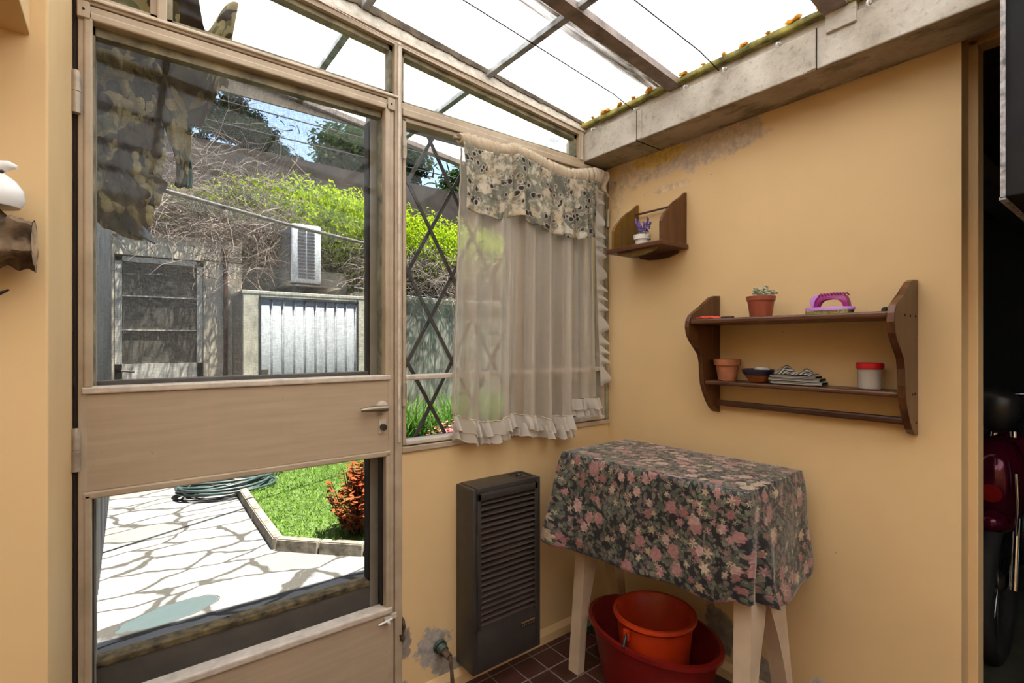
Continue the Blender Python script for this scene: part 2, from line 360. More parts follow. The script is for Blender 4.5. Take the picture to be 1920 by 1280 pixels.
# valance print: cream with clusters of dark ringed spots and grey-green blotches
t = NT('valance_print'); P = t.co('UV')
wv = t.vmath('ADD', P, t.vmath('MULTIPLY', t.vmath('SUBTRACT', t.noisec(P, 30, 2), (.5, .5, .5)), (.012, .012, 0)))
col = t.mix(t.ramp(t.noise(P, 14, 4), [(.4, 0.), (.6, 1.)]), (.62, .52, .37), (.70, .64, .52))
col = t.mix(t.ramp(t.noise(wv, 22, 6, .7), [(.47, 0.), (.57, .8)]), col, (.17, .18, .13))
col = t.mix(t.ramp(t.noise(t.vmath('ADD', P, (3, 9, 0)), 16, 5, .65), [(.56, 0.), (.64, .6)]), col, (.45, .30, .14))
sd = t.vor(wv, 36, rand=.75); clus = t.ramp(t.noise(t.vmath('ADD', P, (5, 1, 0)), 10, 2), [(.48, 0.), (.51, 1.)])
spot = t.ramp(sd, [(.34, 1.), (.38, 0.)]); ring = t.ramp(sd, [(.38, 0.), (.42, 1.), (.48, 1.), (.52, 0.)])
col = t.mix(t.math('MULTIPLY', clus, .7), col, (.12, .13, .11)); col = t.mix(t.math('MULTIPLY', ring, clus), col, (.52, .46, .36)); col = t.mix(t.math('MULTIPLY', spot, clus), col, (.055, .045, .045))
d = t.n('ShaderNodeBsdfDiffuse'); t.L(col, d.inputs[0]); q = t.n('ShaderNodeBsdfTranslucent'); t.L(col, q.inputs[0])
M['valance'] = t.done(t.mixs(.25, d.outputs[0], q.outputs[0]))
def cloth(name, c, tl_, tp):
    t = NT(name); n = t.noise(t.co('UV', (1, 1, 1)), 40, 3)
    col = t.mix(n, tuple(x*.9 for x in c), c)
    d = t.n('ShaderNodeBsdfDiffuse'); t.L(col, d.inputs[0]); q = t.n('ShaderNodeBsdfTranslucent'); t.L(col, q.inputs[0])
    a = t.mixs(tl_, d.outputs[0], q.outputs[0])
    if tp:
        x = t.n('ShaderNodeBsdfTransparent'); a = t.mixs(tp, a, x.outputs[0])
    M[name] = t.done(a)
cloth('sheer_voile', (.72, .62, .50), .45, .34)
cloth('ruffle_voile', (.72, .65, .56), .4, .10)
cloth('header_cloth', (.66, .54, .39), .25, 0)
# striped cloth
t = NT('striped_cotton'); P = t.co('UV'); sp = t.sep(P)
stv = t.math('FRACT', t.math('MULTIPLY', sp[1], 95))
M['stripes'] = t.done(t.pbr(t.mix(t.ramp(stv, [(.38, 0.), (.46, 1.), (.92, 1.), (.99, 0.)]), (.50, .46, .38), (.055, .05, .045)), .9))
# shed roof etc
# ------------------------------------------------------------------ geometry kit
class MB:
    def __init__(s): s.bm = bmesh.new(); s.uv = s.bm.loops.layers.uv.new('UVMap')
    def box(s, x0, x1, y0, y1, z0, z1, bev=0, rot=None, about=None):
        x0, x1 = min(x0, x1), max(x0, x1); y0, y1 = min(y0, y1), max(y0, y1); z0, z1 = min(z0, z1), max(z0, z1)
        r = bmesh.ops.create_cube(s.bm, size=1); vs = r['verts']
        for v in vs: v.co = Vector(((x0+x1)/2+v.co.x*(x1-x0), (y0+y1)/2+v.co.y*(y1-y0), (z0+z1)/2+v.co.z*(z1-z0)))
        if bev:
            es = list({e for v in vs for e in v.link_edges})
            rr = bmesh.ops.bevel(s.bm, geom=es, offset=bev, segments=2, affect='EDGES', profile=.5)
            vs = list({v for f in rr['faces'] for v in f.verts} | {v for v in vs if v.is_valid})
        if rot is not None:
            c = Vector(about) if about else Vector(((x0+x1)/2, (y0+y1)/2, (z0+z1)/2))
            bmesh.ops.rotate(s.bm, verts=[v for v in vs if v.is_valid], cent=c, matrix=rot)
        return s
    def poly8(s, lo, hi):
        """hexahedron from 4 bottom and 4 top points"""
        v = [s.bm.verts.new(p) for p in lo+hi]
        for f in ((3, 2, 1, 0), (4, 5, 6, 7), (0, 1, 5, 4), (1, 2, 6, 5), (2, 3, 7, 6), (3, 0, 4, 7)): s.bm.faces.new([v[i] for i in f])
        return s
    def tube(s, pts, r, n=8, cap=True):
        pts = [Vector(p) for p in pts]; N = len(pts); rs = r if isinstance(r, (list, tuple)) else [r]*N
        rings = []; up = None
        for i, p in enumerate(pts):
            d = (pts[min(i+1, N-1)]-pts[max(i-1, 0)])
            if d.length < 1e-9: d = Vector((0, 0, 1))
            d.normalize()
            if up is None:
                up = d.orthogonal().normalized()
            up = (up - d*up.dot(d))
            if up.length < 1e-6: up = d.orthogonal()
            up.normalize(); b = d.cross(up)
            rings.append([s.bm.verts.new(p+(up*math.cos(2*PI*k/n)+b*math.sin(2*PI*k/n))*rs[i]) for k in range(n)])
        for a, b2 in zip(rings, rings[1:]):
            for k in range(n): s.bm.faces.new((a[k], a[(k+1) % n], b2[(k+1) % n], b2[k]))
        if cap: s.bm.faces.new(rings[0][::-1]); s.bm.faces.new(rings[-1])
        return s
    def lathe(s, prof, c, n=28, sx=1, sy=1, close=False):
        """prof: list of (r, z); open ends capped if r>0 and close"""
        rings = []
        for r, z in prof:
            if r < 1e-6: rings.append([s.bm.verts.new((c[0], c[1], c[2]+z))])
            else: rings.append([s.bm.verts.new((c[0]+r*sx*math.cos(2*PI*k/n), c[1]+r*sy*math.sin(2*PI*k/n), c[2]+z)) for k in range(n)])
        for a, b in zip(rings, rings[1:]):
            for k in range(n):
                if len(a) == 1 and len(b) == 1: continue
                if len(a) == 1: s.bm.faces.new((a[0], b[k], b[(k+1) % n]))
                elif len(b) == 1: s.bm.faces.new((a[k], b[0], a[(k+1) % n]))
                else: s.bm.faces.new((a[k], b[k], b[(k+1) % n], a[(k+1) % n]))
        return s
    def prism(s, pts, axis, a, b, bev=0):
        def P(u, v, w):
            return {0: (w, u, v), 1: (u, w, v), 2: (u, v, w)}[axis]
        A = [s.bm.verts.new(P(u, v, a)) for u, v in pts]; B = [s.bm.verts.new(P(u, v, b)) for u, v in pts]
        fs = [s.bm.faces.new(A), s.bm.faces.new(B[::-1])]
        n = len(pts)
        for k in range(n): fs.append(s.bm.faces.new((A[(k+1) % n], A[k], B[k], B[(k+1) % n])))
        if bev:
            es = [e for e in fs[0].edges]+[e for e in fs[1].edges]
            bmesh.ops.bevel(s.bm, geom=es, offset=bev, segments=2, affect='EDGES', profile=.5)
        return s
    def grid(s, fn, nu, nv, uvf=None, closed=False):
        vs = [[s.bm.verts.new(fn(i/nu, j/nv)) for j in range(nv+1)] for i in range(nu if closed else nu+1)]
        N = len(vs)
        for i in range(nu):
            for j in range(nv):
                a, b = i, (i+1) % N
                f = s.bm.faces.new((vs[a][j], vs[b][j], vs[b][j+1], vs[a][j+1])); f.smooth = True
                for lp, (uu, vv) in zip(f.loops, ((i, j), (i+1, j), (i+1, j+1), (i, j+1))):
                    lp[s.uv].uv = uvf(uu/nu, vv/nv) if uvf else (uu/nu, vv/nv)
        return s
    def blob(s, c, r, seed=0, amp=.15, sub=2, f=3):
        q = bmesh.ops.create_icosphere(s.bm, subdivisions=sub, radius=1)
        for v in q['verts']:
            k = 1+amp*noise.noise(v.co*f+Vector((seed*3.1, seed*1.7, 0)))*2
            v.co = Vector((c[0]+v.co.x*r[0]*k, c[1]+v.co.y*r[1]*k, c[2]+v.co.z*r[2]*k))
        return s
    def leafq(s, p, d, up, L, Wd):
        """one leaf: a bent diamond of four triangles"""
        d = d.normalized(); sd = d.cross(up)
        if sd.length < 1e-4: sd = d.orthogonal()
        sd.normalize(); nn = sd.cross(d)
        a = s.bm.verts.new(p); b = s.bm.verts.new(p+d*L*.5+sd*Wd*.5-nn*L*.06); c = s.bm.verts.new(p+d*L-nn*L*.12); e = s.bm.verts.new(p+d*L*.5-sd*Wd*.5-nn*L*.06)
        s.bm.faces.new((a, b, c)); s.bm.faces.new((a, c, e))
        return s
def wloc(o):
    v = Vector((0, 0, 0))
    while o is not None: v += Vector(o.location); o = o.parent
    return v
def build(mb, name, mat, parent=None, smooth=None, origin=None, solid=0, mods=None):
    me = bpy.data.meshes.new(name)
    bmesh.ops.recalc_face_normals(mb.bm, faces=mb.bm.faces) if not getattr(mb, 'raw', False) else None
    vs = [v.co for v in mb.bm.verts]
    if parent is None:
        if origin is None:
            lo = Vector((min(v.x for v in vs), min(v.y for v in vs), min(v.z for v in vs))); hi = Vector((max(v.x for v in vs), max(v.y for v in vs), max(v.z for v in vs)))
            origin = Vector(((lo.x+hi.x)/2, (lo.y+hi.y)/2, lo.z))
        off = Vector(origin)
    else: off = wloc(parent)
    for v in mb.bm.verts: v.co -= off
    if smooth is not None:
        for f in mb.bm.faces: f.smooth = smooth > 0
    mb.bm.to_mesh(me); mb.bm.free()
    me.materials.append(M[mat] if isinstance(mat, str) else mat)
    if smooth and smooth > 0:
        try: me.set_sharp_from_angle(angle=math.radians(smooth))
        except Exception: pass
    o = bpy.data.objects.new(name, me); COL.objects.link(o)
    if parent is not None: o.parent = parent
    else: o.location = off
    if solid:
        md = o.modifiers.new('thick', 'SOLIDIFY'); md.thickness = solid; md.offset = 0
    return o
def tag(o, label=None, cat=None, group=None, kind=None):
    if label: o['label'] = label
    if cat: o['category'] = cat
    if group: o['group'] = group
    if kind: o['kind'] = kind
    return o
def thing(name, loc, label=None, cat=None, group=None, kind=None):
    o = bpy.data.objects.new(name, None); COL.objects.link(o); o.location = loc; o.empty_display_size = .05
    return tag(o, label, cat, group, kind)
def struct(mb, name, mat, label, cat, **kw):
    return tag(build(mb, name, mat, **kw), label, cat, kind='structure')
def copy_thing(o, delta, parent=None):
    c = o.copy(); COL.objects.link(c)
    if parent is None: c.location = Vector(o.location)+Vector(delta)
    else: c.parent = parent
    for ch in list(o.children): copy_thing(ch, (0, 0, 0), c)
    return c
R = random.Random(7)
def zr(x): return 2.43-.122*(x+1.11)        # underside level of the roof sheets
def zf(x): return 2.377-.094*(x+1.11)       # top of the window frame

# ================================================================== ROOM SHELL
struct(MB().box(-3.2, .12, -3.6, .06, -.12, 0), 'floor', 'tiles', 'dark red quarry tiles in a square grid across the porch', 'floor')
# front wall (garden side): pier left of the door, parapet under the window
struct(MB().box(-1.08, .14, -.02, .14, 0, .915), 'wall_front', 'ochre_plaster_front', 'ochre parapet wall below the curtained window, with peeled grey patches', 'wall')
struct(MB().box(-3.2, -1.959, -.49, .14, 0, 2.62, .004), 'wall_left', 'ochre_plaster', 'ochre pier at the left edge beside the door hinges', 'wall')
# right wall with the garage doorway
mb = MB().box(0, .085, -1.318, .14, 0, 2.62).box(0, .14, -3.6, -2.35, 0, 2.62).box(0, .14, -2.36, -1.31, 2.172, 2.62)
struct(mb, 'wall_right', 'ochre_plaster_right', 'large ochre wall carrying both wooden shelves', 'wall')
mb = MB().box(-3.3, -1.2, -3.72, -3.6, 0, 2.72).box(-.4, .14, -3.72, -3.6, 0, 2.72).box(-1.2, -.4, -3.72, -3.6, 2.05, 2.72)  # unseen doorway gap in the back wall, added so sky light enters
struct(mb, 'wall_back', 'ochre_plaster', 'ochre house wall behind the viewer with a doorway opening added for daylight', 'wall')
struct(MB().box(-3.32, -3.2, -3.72, .14, 0, 2.72), 'wall_side', 'ochre_plaster', 'ochre wall closing the porch far behind the pier', 'wall')
# skirting (painted cement coving)
mb = MB(); mb.prism([(-.02, 0), (-.034, 0), (-.034, .035), (-.02, .06)], 0, -1.08, 0)
struct(mb, 'baseboard_front', 'ochre_plaster', 'low painted cement skirting below the heater', 'skirting')
mb = MB(); mb.prism([(0, 0), (-.014, 0), (-.014, .035), (0, .06)], 1, -1.318, -.02)
struct(mb, 'baseboard_right', 'ochre_plaster', 'low painted cement skirting under the shelves wall', 'skirting')
# doorway lining in the right wall
mb = MB().box(.085, .15, -1.3385, -1.20, 0, 2.172, .003).box(.085, .15, -2.35, -2.33, 0, 2.172, .003).box(.085, .15, -2.35, -1.318, 2.158, 2.18, .003)
struct(mb, 'trim_1', 'ochre_plaster', 'narrow ochre door lining around the dark garage opening', 'door frame')
# concrete gutter beam along the right wall
mb = MB().box(-.168, 0, -3.6, .10, 2.142, 2.268, .004)
mb.box(-.158, 0, -3.6, .10, 2.262, 2.296)
beam = struct(mb, 'trim_2', 'concrete', 'long weathered concrete gutter beam above the shelf wall', 'beam')
build(MB().box(-.1705, -.164, -.352, -.325, 2.146, 2.264, .001), 'joint_strip', 'concrete', beam)
build(MB().box(-.1712, -.164, -.328, -.3255, 2.142, 2.266), 'joint_gap', 'dark_gap', beam)
build(MB().box(-.1705, -.164, -1.012, -.985, 2.146, 2.266, .001), 'joint_strip', 'concrete', beam)
build(MB().box(-.1712, -.164, -1.013, -1.0105, 2.142, 2.268), 'joint_gap', 'dark_gap', beam)
build(MB().box(-.174, 0, -.329, -.325, 2.1405, 2.146), 'joint_gap', 'dark_gap', beam)
build(MB().box(-.178, -.148, -1.12, -1.04, 2.235, 2.30, .002), 'patch_plate', 'concrete', beam)
# dark side wall mould etc. is in the material; moss board under the sheet edge
def moss(u, v):
    y = -3.6+3.6*u
    a = 2*PI*v; sq = lambda c: math.copysign(abs(c)**.4, c)
    n_ = .0025*noise.noise(Vector((y*22, a, 0)))
    return Vector((-.172+sq(math.cos(a))*(.014+n_), y, 2.303+sq(math.sin(a))*(.011+n_)))
struct(MB().grid(moss, 500, 12), 'trim_3', 'moss_board', 'mossy olive batten running under the roof sheet edge', 'batten')
# orange lichen tufts
mb = MB()
k = 0
y = -.012
while y > -3.5:
    if not (-.53 < y < -.465):
        big = R.uniform(.5, 1.35)
        for j in range(3):
            mb.blob((-.184+R.uniform(-.004, .004), y+R.uniform(-.010, .010)*big, 2.317+R.uniform(-.003, .004)), (.007*big, .011*big, .0065*big), k*7+j, .35, 2, 4)
    y -= .078; k += 1
tag(build(mb, 'lichen', 'lichen', smooth=60), 'orange lichen crusts dotted along the mossy batten below the roof', 'lichen', kind='stuff')
# roof sheets (continue 0.8 m beyond the door wall)
def sheet(u, v):
    x = -3.3+(3.3-.12)*v; y = -3.6+4.42*u
    return Vector((x, y, zr(x)+.014+.0095*math.cos(2*PI*(y+.05)/.078)))
roof = struct(MB().grid(sheet, 620, 4), 'ceiling', 'sheet', 'white translucent corrugated sheets of the sloping porch roof', 'roof', solid=.002)
# outer part of the roof right of the wall line
def sheet2(u, v):
    x = -.172+1.5*v; y = .14+.68*u
    return Vector((x, y, zr(x)+.014+.0095*math.cos(2*PI*(y+.05)/.078)))
# rafters and purlins
rn = 4
def slope_bar(y0, y1, x0, x1, drop, top=0.0):
    mb = MB()
    mb.poly8([(x0, y0, zr(x0)-drop), (x1, y0, zr(x1)-drop), (x1, y1, zr(x1)-drop), (x0, y1, zr(x0)-drop)],
             [(x0, y0, zr(x0)+top), (x1, y0, zr(x1)+top), (x1, y1, zr(x1)+top), (x0, y1, zr(x0)+top)]); return mb
for (ya, yb, lab) in ((-.526, -.486, 'brown painted roof rafter with the yellowed stain beside it'), (-1.094, -1.042, 'brown painted roof rafter at the top right corner of the view'),
                      (-1.66, -1.615, 'brown painted roof rafter overhead, out of view'), (-2.23, -2.185, 'brown painted roof rafter behind the viewer'), (-2.80, -2.755, 'rearmost brown painted roof rafter')):
    mb = slope_bar(ya-.006, yb+.008, -3.2, -.13, .026, .0)
    struct(mb, 'trim_%d' % rn, 'bar_paint', lab, 'rafter'); rn += 1
for (x, lab) in ((-.705, 'thin grey roof purlin nearest the concrete beam'), (-1.215, 'thin grey roof purlin above the middle of the door transom'), (-1.72, 'thin grey roof purlin above the left of the door'), (-2.25, 'thin grey roof purlin left of the pier, out of view'), (-2.8, 'far left grey roof purlin, out of view')):
    mb = MB()
    ys = [-3.6, -.512]; 
    mb.box(x-.013, x+.013, -3.6, .80, zr(x)-.018, zr(x)+.0015, .001)
    r = struct(mb, 'trim_%d' % rn, 'grey_iron', lab, 'purlin'); rn += 1
struct(MB().grid(sheet2, 130, 2), 'ceiling_overhang', 'sheet', 'white translucent sheets of the roof overhang outside the window', 'roof', solid=.002)
mb = slope_bar(.775, .815, -3.2, 1.2, .02, .004)
struct(mb, 'trim_%d' % rn, 'bar_paint', 'outer edge batten carrying the roof overhang', 'batten'); rn += 1
mb = MB(); mb.poly8([(-3.2, .80, 2.385), (-.76, .80, 2.385), (-.76, .812, 2.385), (-3.2, .812, 2.385)], [(-3.2, .80, zr(-3.2)+.002), (-.76, .80, zr(-.76)+.002), (-.76, .812, zr(-.76)+.002), (-3.2, .812, zr(-3.2)+.002)])
struct(mb, 'trim_%d' % rn, 'fascia', 'beige fascia board under the outer edge of the roof', 'fascia'); rn += 1
# mortar + ragged filler between frame and sheets
def filler(lo, hi, y0, y1, ns, amp, seed):
    mb = MB(); xs = [-1.956+i*(1.956-.17)/ns for i in range(ns+1)]
    def pt(x, y, a, top):
        n_ = amp*noise.noise(Vector((x*14, y*5, seed)))+amp*.6*noise.noise(Vector((x*47, y*5, seed+5)))
        base = zf(x) if top == 0 else zr(x)
        return Vector((x, y, (zf(x)*(1-a)+(zr(x)+.02)*a)+(n_ if a > 0 else 0)))
    ring = lambda x: [pt(x, y0, lo, 0), pt(x, y1, lo, 0), pt(x, y1, hi, 1), pt(x, y0, hi, 1)]
    prev = None
    for x in xs:
        vs = [mb.bm.verts.new(p) for p in ring(x)]
        if prev:
            for k in range(4): mb.bm.faces.new((prev[k], prev[(k+1) % 4], vs[(k+1) % 4], vs[k]))
        prev = vs
    return mb
struct(filler(0, .62, -.018, .045, 200, .004, 1), 'trim_%d' % rn, 'mortar', 'strip of pale mortar above the transom frames', 'mortar'); rn += 1
struct(filler(.50, .98, -.024, .035, 260, .007, 3), 'trim_%d' % rn, 'foam_filler', 'ragged brown filler sealing the roof sheets to the frame', 'filler'); rn += 1

# ================================================================== WINDOW / TRANSOM FRAMES
def sloped_rail(x0, x1, y0, y1, dlo, dhi):
    mb = MB(); mb.poly8([(x0, y0, zf(x0)-dlo), (x1, y0, zf(x1)-dlo), (x1, y1, zf(x1)-dlo), (x0, y1, zf(x0)-dlo)],
                        [(x0, y0, zf(x0)-dhi), (x1, y0, zf(x1)-dhi), (x1, y1, zf(x1)-dhi), (x0, y1, zf(x0)-dhi)]); return mb
frame = thing('window_1', (-.55, .02, 0), 'taupe steel frame holding the door, the transoms and the curtained window', 'window frame', kind='structure')
mb = sloped_rail(-1.956, -.165, -.022, .05, .030, .0)
m2 = sloped_rail(-1.956, -.165, -.030, -.020, .012, .002); 
build(mb, 'top_rail', 'frame', frame); build(m2, 'top_bead', 'frame_bead', frame)
build(MB().box(-1.956, -1.11, -.022, .05, 2.150, 2.172, .003), 'transom_rail', 'frame', frame)
build(MB().box(-1.956, -1.09, -.030, -.020, 2.158, 2.166, .002), 'transom_bead', 'frame_bead', frame)
build(MB().box(-1.10, -.165, -.022, .05, 2.128, 2.152, .003), 'window_head', 'frame', frame)
build(MB().box(-1.08, -.0, -.028, .05, 2.104, 2.130, .003), 'window_head', 'frame', frame)
build(MB().box(-1.108, -1.080, -.024, .055, 0, zf(-1.09)-.005, .003), 'door_post', 'frame', frame)
build(MB().box(-1.099, -1.089, -.031, -.022, .95, zf(-1.09)-.02, .002), 'post_bead', 'frame_bead', frame)
build(MB().box(-1.788, -1.766, -.024, .05, 2.165, zf(-1.78)-.005, .003), 'transom_post', 'frame', frame)
build(MB().box(-.200, -.168, -.024, .05, 2.145, zf(-.2)-.01, .003), 'end_post', 'frame', frame)
build(MB().box(-.190, -.182, -.030, -.022, 2.145, zf(-.2)-.02, .002), 'post_bead', 'frame_bead', frame)
build(MB().box(-1.958, -1.950, -.02, .06, 0, 2.40), 'hinge_jamb', 'dark_gap', frame)
build(MB().box(-.02, 0, -.024, .05, .915, 2.135, .003), 'wall_stile', 'frame_old', frame)
build(MB().box(-1.082, 0, -.03, .06, .912, .932, .003), 'sill_rail', 'frame', frame)
# inner beads around the transom panes
def pane_trans(idx, x0, x1, zb, label):
    r = thing('window_%d' % idx, ((x0+x1)/2, .015, zb), label, 'window', kind='structure')
    mb = MB(); a = .014
    zt0, zt1 = zf(x0)-.028, zf(x1)-.028
    mb.box(x0, x0+a, -.004, .03, zb, zt0); mb.box(x1-a, x1, -.004, .03, zb, zt1); mb.box(x0, x1, -.004, .03, zb, zb+a)
    mb.poly8([(x0, -.004, zt0-.02), (x1, -.004, zt1-.02), (x1, .03, zt1-.02), (x0, .03, zt0-.02)], [(x0, -.004, zt0+.004), (x1, -.004, zt1+.004), (x1, .03, zt1+.004), (x0, .03, zt0+.004)])
    build(mb, 'sash', 'frame_old' if idx > 2 else 'frame', r)
    g = MB(); g.poly8([(x0+.01, .014, zb+.01), (x1-.01, .014, zb+.01), (x1-.01, .018, zb+.01), (x0+.01, .018, zb+.01)], [(x0+.01, .014, zt0-.015), (x1-.01, .014, zt1-.015), (x1-.01, .018, zt1-.015), (x0+.01, .018, zt0-.015)])
    build(g, 'pane', 'glass', r); return r
pane_trans(2, -1.948, -1.788, 2.172, 'small dark transom pane at the top left over the door hinges')
pane_trans(3, -1.766, -1.108, 2.172, 'wide sloping transom pane above the door')
pane_trans(4, -1.080, -.200, 2.152, 'sloping transom pane above the curtained window')
# curtained window sashes
sash = thing('window_5', (-.55, .0, .93), 'curtained casement window with a single glazing bar low down', 'window', kind='structure')
mb = MB().box(-1.076, -1.062, -.018, .03, .935, 2.10, .003).box(-.036, -.022, -.018, .03, .935, 2.10, .003)
mb.box(-.56, -.535, -.018, .03, .935, 2.10, .003).box(-1.076, -.022, -.018, .03, 2.088, 2.104, .003)
build(mb, 'stiles', 'frame', sash)
build(MB().box(-1.066, -.03, -.026, .02, .936, .953, .004).box(-1.066, -.03, -.026, .02, 1.168, 1.186, .004), 'rails', 'frame_bead', sash)
build(MB().box(-1.064, -.03, .004, .008, .95, 2.09), 'pane', 'glass', sash)
def hinge(x, z, parent, y=-.030, r=.007, h=.085):
    mb = MB(); mb.lathe([(0, 0), (r, 0), (r, h*.49), (r*.8, h*.495), (r*.8, h*.505), (r, h*.51), (r, h*.93), (r*.7, h), (0, h)], (x, y, z), 14)
    mb.box(x-.004, x+.010, y, y+.012, z+.01, z+h*.9)
    return build(mb, 'hinge', 'hinge_metal', parent, smooth=40)
for z in (1.95, 1.08): hinge(-1.076, z, sash)
for z in (1.86, 1.10): hinge(-.012, z, sash)
# diamond grille outside the window
g = thing('window_grille', (-.55, .08, .93), 'dark diamond lattice of flat iron bars outside the curtained window', 'window grille')
mb = MB(); dx, dz = .097, .171; x0, x1, z0, z1 = -1.07, -.03, .94, 2.10
for sgn in (1, -1):
    for k in range(-16, 24):
        # line through node (-.915 + 2*dx*k, 1.7376) with slope sgn*dz/dx, clipped to the opening
        cx = -.915+2*dx*k
        pts = []
        for (xx) in (x0, x1):
            zz = 1.7376+sgn*dz/dx*(xx-cx)
            if z0 <= zz <= z1: pts.append((xx, zz))
        for zz in (z0, z1):
            xx = cx+(zz-1.7376)*sgn*dx/dz
            if x0 < xx < x1: pts.append((xx, zz))
        if len(pts) >= 2:
            (xa, za), (xb, zb) = pts[0], pts[1]
            d = Vector((xb-xa, 0, zb-za)).normalized(); n_ = Vector((-d.z, 0, d.x))*.0068; yy = .078+.003*sgn
            lo = [Vector((xa, yy-.0025, za))-n_, Vector((xb, yy-.0025, zb))-n_, Vector((xb, yy+.0025, zb))-n_, Vector((xa, yy+.0025, za))-n_]
            mb.poly8([tuple(p) for p in lo], [tuple(p+2*n_) for p in lo])
build(mb, 'lattice', 'grille_iron', g)
build(MB().box(-1.078, -1.066, .07, .085, .93, 2.11).box(-.034, -.02, .07, .085, .93, 2.11).box(-1.07, -.03, .07, .085, .928, .942).box(-1.07, -.03, .07, .085, 2.1, 2.112), 'border', 'grille_iron', g)
# ================================================================== DOOR
door = thing('door_1', (-1.53, 0, 0), 'taupe metal garden door with large upper pane and lower pane', 'door', kind='structure')
build(MB().box(-1.949, -1.931, -.024, .035, .012, 2.146, .003).box(-1.134, -1.112, -.024, .035, .012, 2.146, .003).box(-1.945, -1.115, -.024, .035, 2.122, 2.146, .003), 'door_frame', 'frame', door)
build(MB().box(-1.947, -1.114, -.022, .03, .927, 1.172, .002), 'middle_panel', 'door', door)
build(MB().box(-1.947, -1.114, -.022, .03, .012, .362, .002), 'bottom_panel', 'door', door)
mb = MB()
mb.box(-1.938, -1.920, -.030, .02, 1.188, 2.128, .004).box(-1.146, -1.128, -.030, .02, 1.188, 2.128, .004)
mb.box(-1.940, -1.124, -.030, .02, 2.108, 2.128, .004)
mb.box(-1.938, -1.922, -.027, .02, .385, .920, .004).box(-1.142, -1.126, -.027, .02, .385, .920, .004).box(-1.940, -1.124, -.027, .02, .908, .927, .004)
build(mb, 'glazing_bead', 'frame', door)
build(MB().box(-1.942, -1.124, -.031, .02, 1.172, 1.190, .004), 'glazing_bead', 'frame_bead', door)
build(MB().box(-1.944, -1.120, -.032, .02, .362, .384, .005), 'glazing_bead', 'frame_bead', door)
build(MB().box(-1.932, -1.916, .0, .03, 1.18, 2.12).box(-1.150, -1.138, .0, .03, 1.18, 2.12).box(-1.93, -1.14, .0, .03, 2.085, 2.112), 'putty_rebate', 'frame_old', door)
build(MB().box(-1.932, -1.9195, .0, .03, .37, .92).box(-1.148, -1.139, .0, .03, .37, .92), 'putty_rebate', 'dark_gap', door)
build(MB().box(-1.925, -1.14, .012, .016, 1.18, 2.115), 'upper_pane', 'glass', door)
build(MB().box(-1.925, -1.14, .012, .016, .38, .915), 'lower_pane', 'glass', door)
for z in (1.865, .985): hinge(-1.952, z, door, -.036, .010, .105)
for (xa, xb) in ((-1.950, -1.925), (-1.138, -1.112)):
    cpl = build(MB().box(xa, xb, -.0345, -.020, 2.108, 2.149, .002), 'corner_plate', 'frame', door)
    build(MB().tube([((xa+xb)/2, -.034, 2.128), ((xa+xb)/2, -.036, 2.128)], .003, 10), 'screw', 'dark_gap', cpl)
lv = build(MB().lathe([(0, 0), (.021, 0), (.022, .002), (.017, .004), (0, .005)], (0, 0, 0), 28), 'rosette', 'frame_bead', door, smooth=40)
for v in lv.data.vertices:
    c = v.co.copy()+Vector((-1.53, 0, 0)); v.co = Vector((-1.157+c.x, -.024-c.z, 1.080+c.y))-Vector((-1.53, 0, 0))
mb = MB().tube([(-1.157, -.022, 1.080), (-1.157, -.052, 1.080)], .0065, 12)
mb.tube([(-1.149, -.052, 1.078), (-1.165, -.054, 1.078), (-1.19, -.054, 1.079), (-1.215, -.052, 1.079), (-1.238, -.046, 1.077)], [.0105, .011, .0105, .0095, .006], 12)
build(mb, 'lever_handle', 'steel', door, smooth=50)
lk = build(MB().box(-1.168, -1.142, -.0265, -.022, .990, 1.038, .001), 'lock_plate', 'frame_bead', door)
mb = MB(); mb.tube([(-1.155, -.024, 1.012), (-1.155, -.042, 1.012)], .0105, 20); mb.tube([(-1.155, -.040, 1.012), (-1.155, -.044, 1.012)], .005, 12)
build(mb, 'lock_cylinder', 'dark_steel', lk, smooth=40)
bt = build(MB().box(-1.150, -1.122, -.031, -.022, .336, .354, .001).box(-1.125, -1.105, -.032, -.024, .342, .360, .001), 'bolt', 'frame_bead', door)
build(MB().tube([(-1.172, -.034, .338), (-1.122, -.034, .346)], .0035, 10).tube([(-1.140, -.034, .342), (-1.140, -.050, .342)], .0045, 10), 'bolt_knob', 'white_paint', bt)
# outer insect-screen door
sd = thing('screen_door', (-1.53, .11, .02), 'dark outer insect-screen door behind the glazed door', 'screen door')
build(MB().box(-1.1565, -1.108, .085, .125, .02, 2.14, .002), 'stile', 'screen_stile', sd)
build(MB().box(-1.957, -1.917, .085, .125, .02, 2.14, .002), 'stile', 'screen_stile', sd)
build(MB().box(-1.917, -1.1565, .085, .125, 1.135, 1.198, .002), 'rail', 'screen_frame', sd)
build(MB().box(-1.917, -1.1565, .088, .122, .02, .425, .002), 'kick_panel', 'screen_frame', sd)
build(MB().box(-1.917, -1.1565, .08, .13, .425, .443, .003), 'ledge', 'rotten_ledge', sd)
build(MB().box(-1.161, -1.1565, .084, .126, .44, 2.10), 'stile_edge', 'dark_gap', sd)
build(MB().box(-1.917, -1.161, .104, .1045, 1.195, 2.14), 'mesh', 'insect_mesh', sd)
build(MB().box(-1.957, -1.108, .085, .125, 2.138, 2.150), 'rail', 'screen_stile', sd)

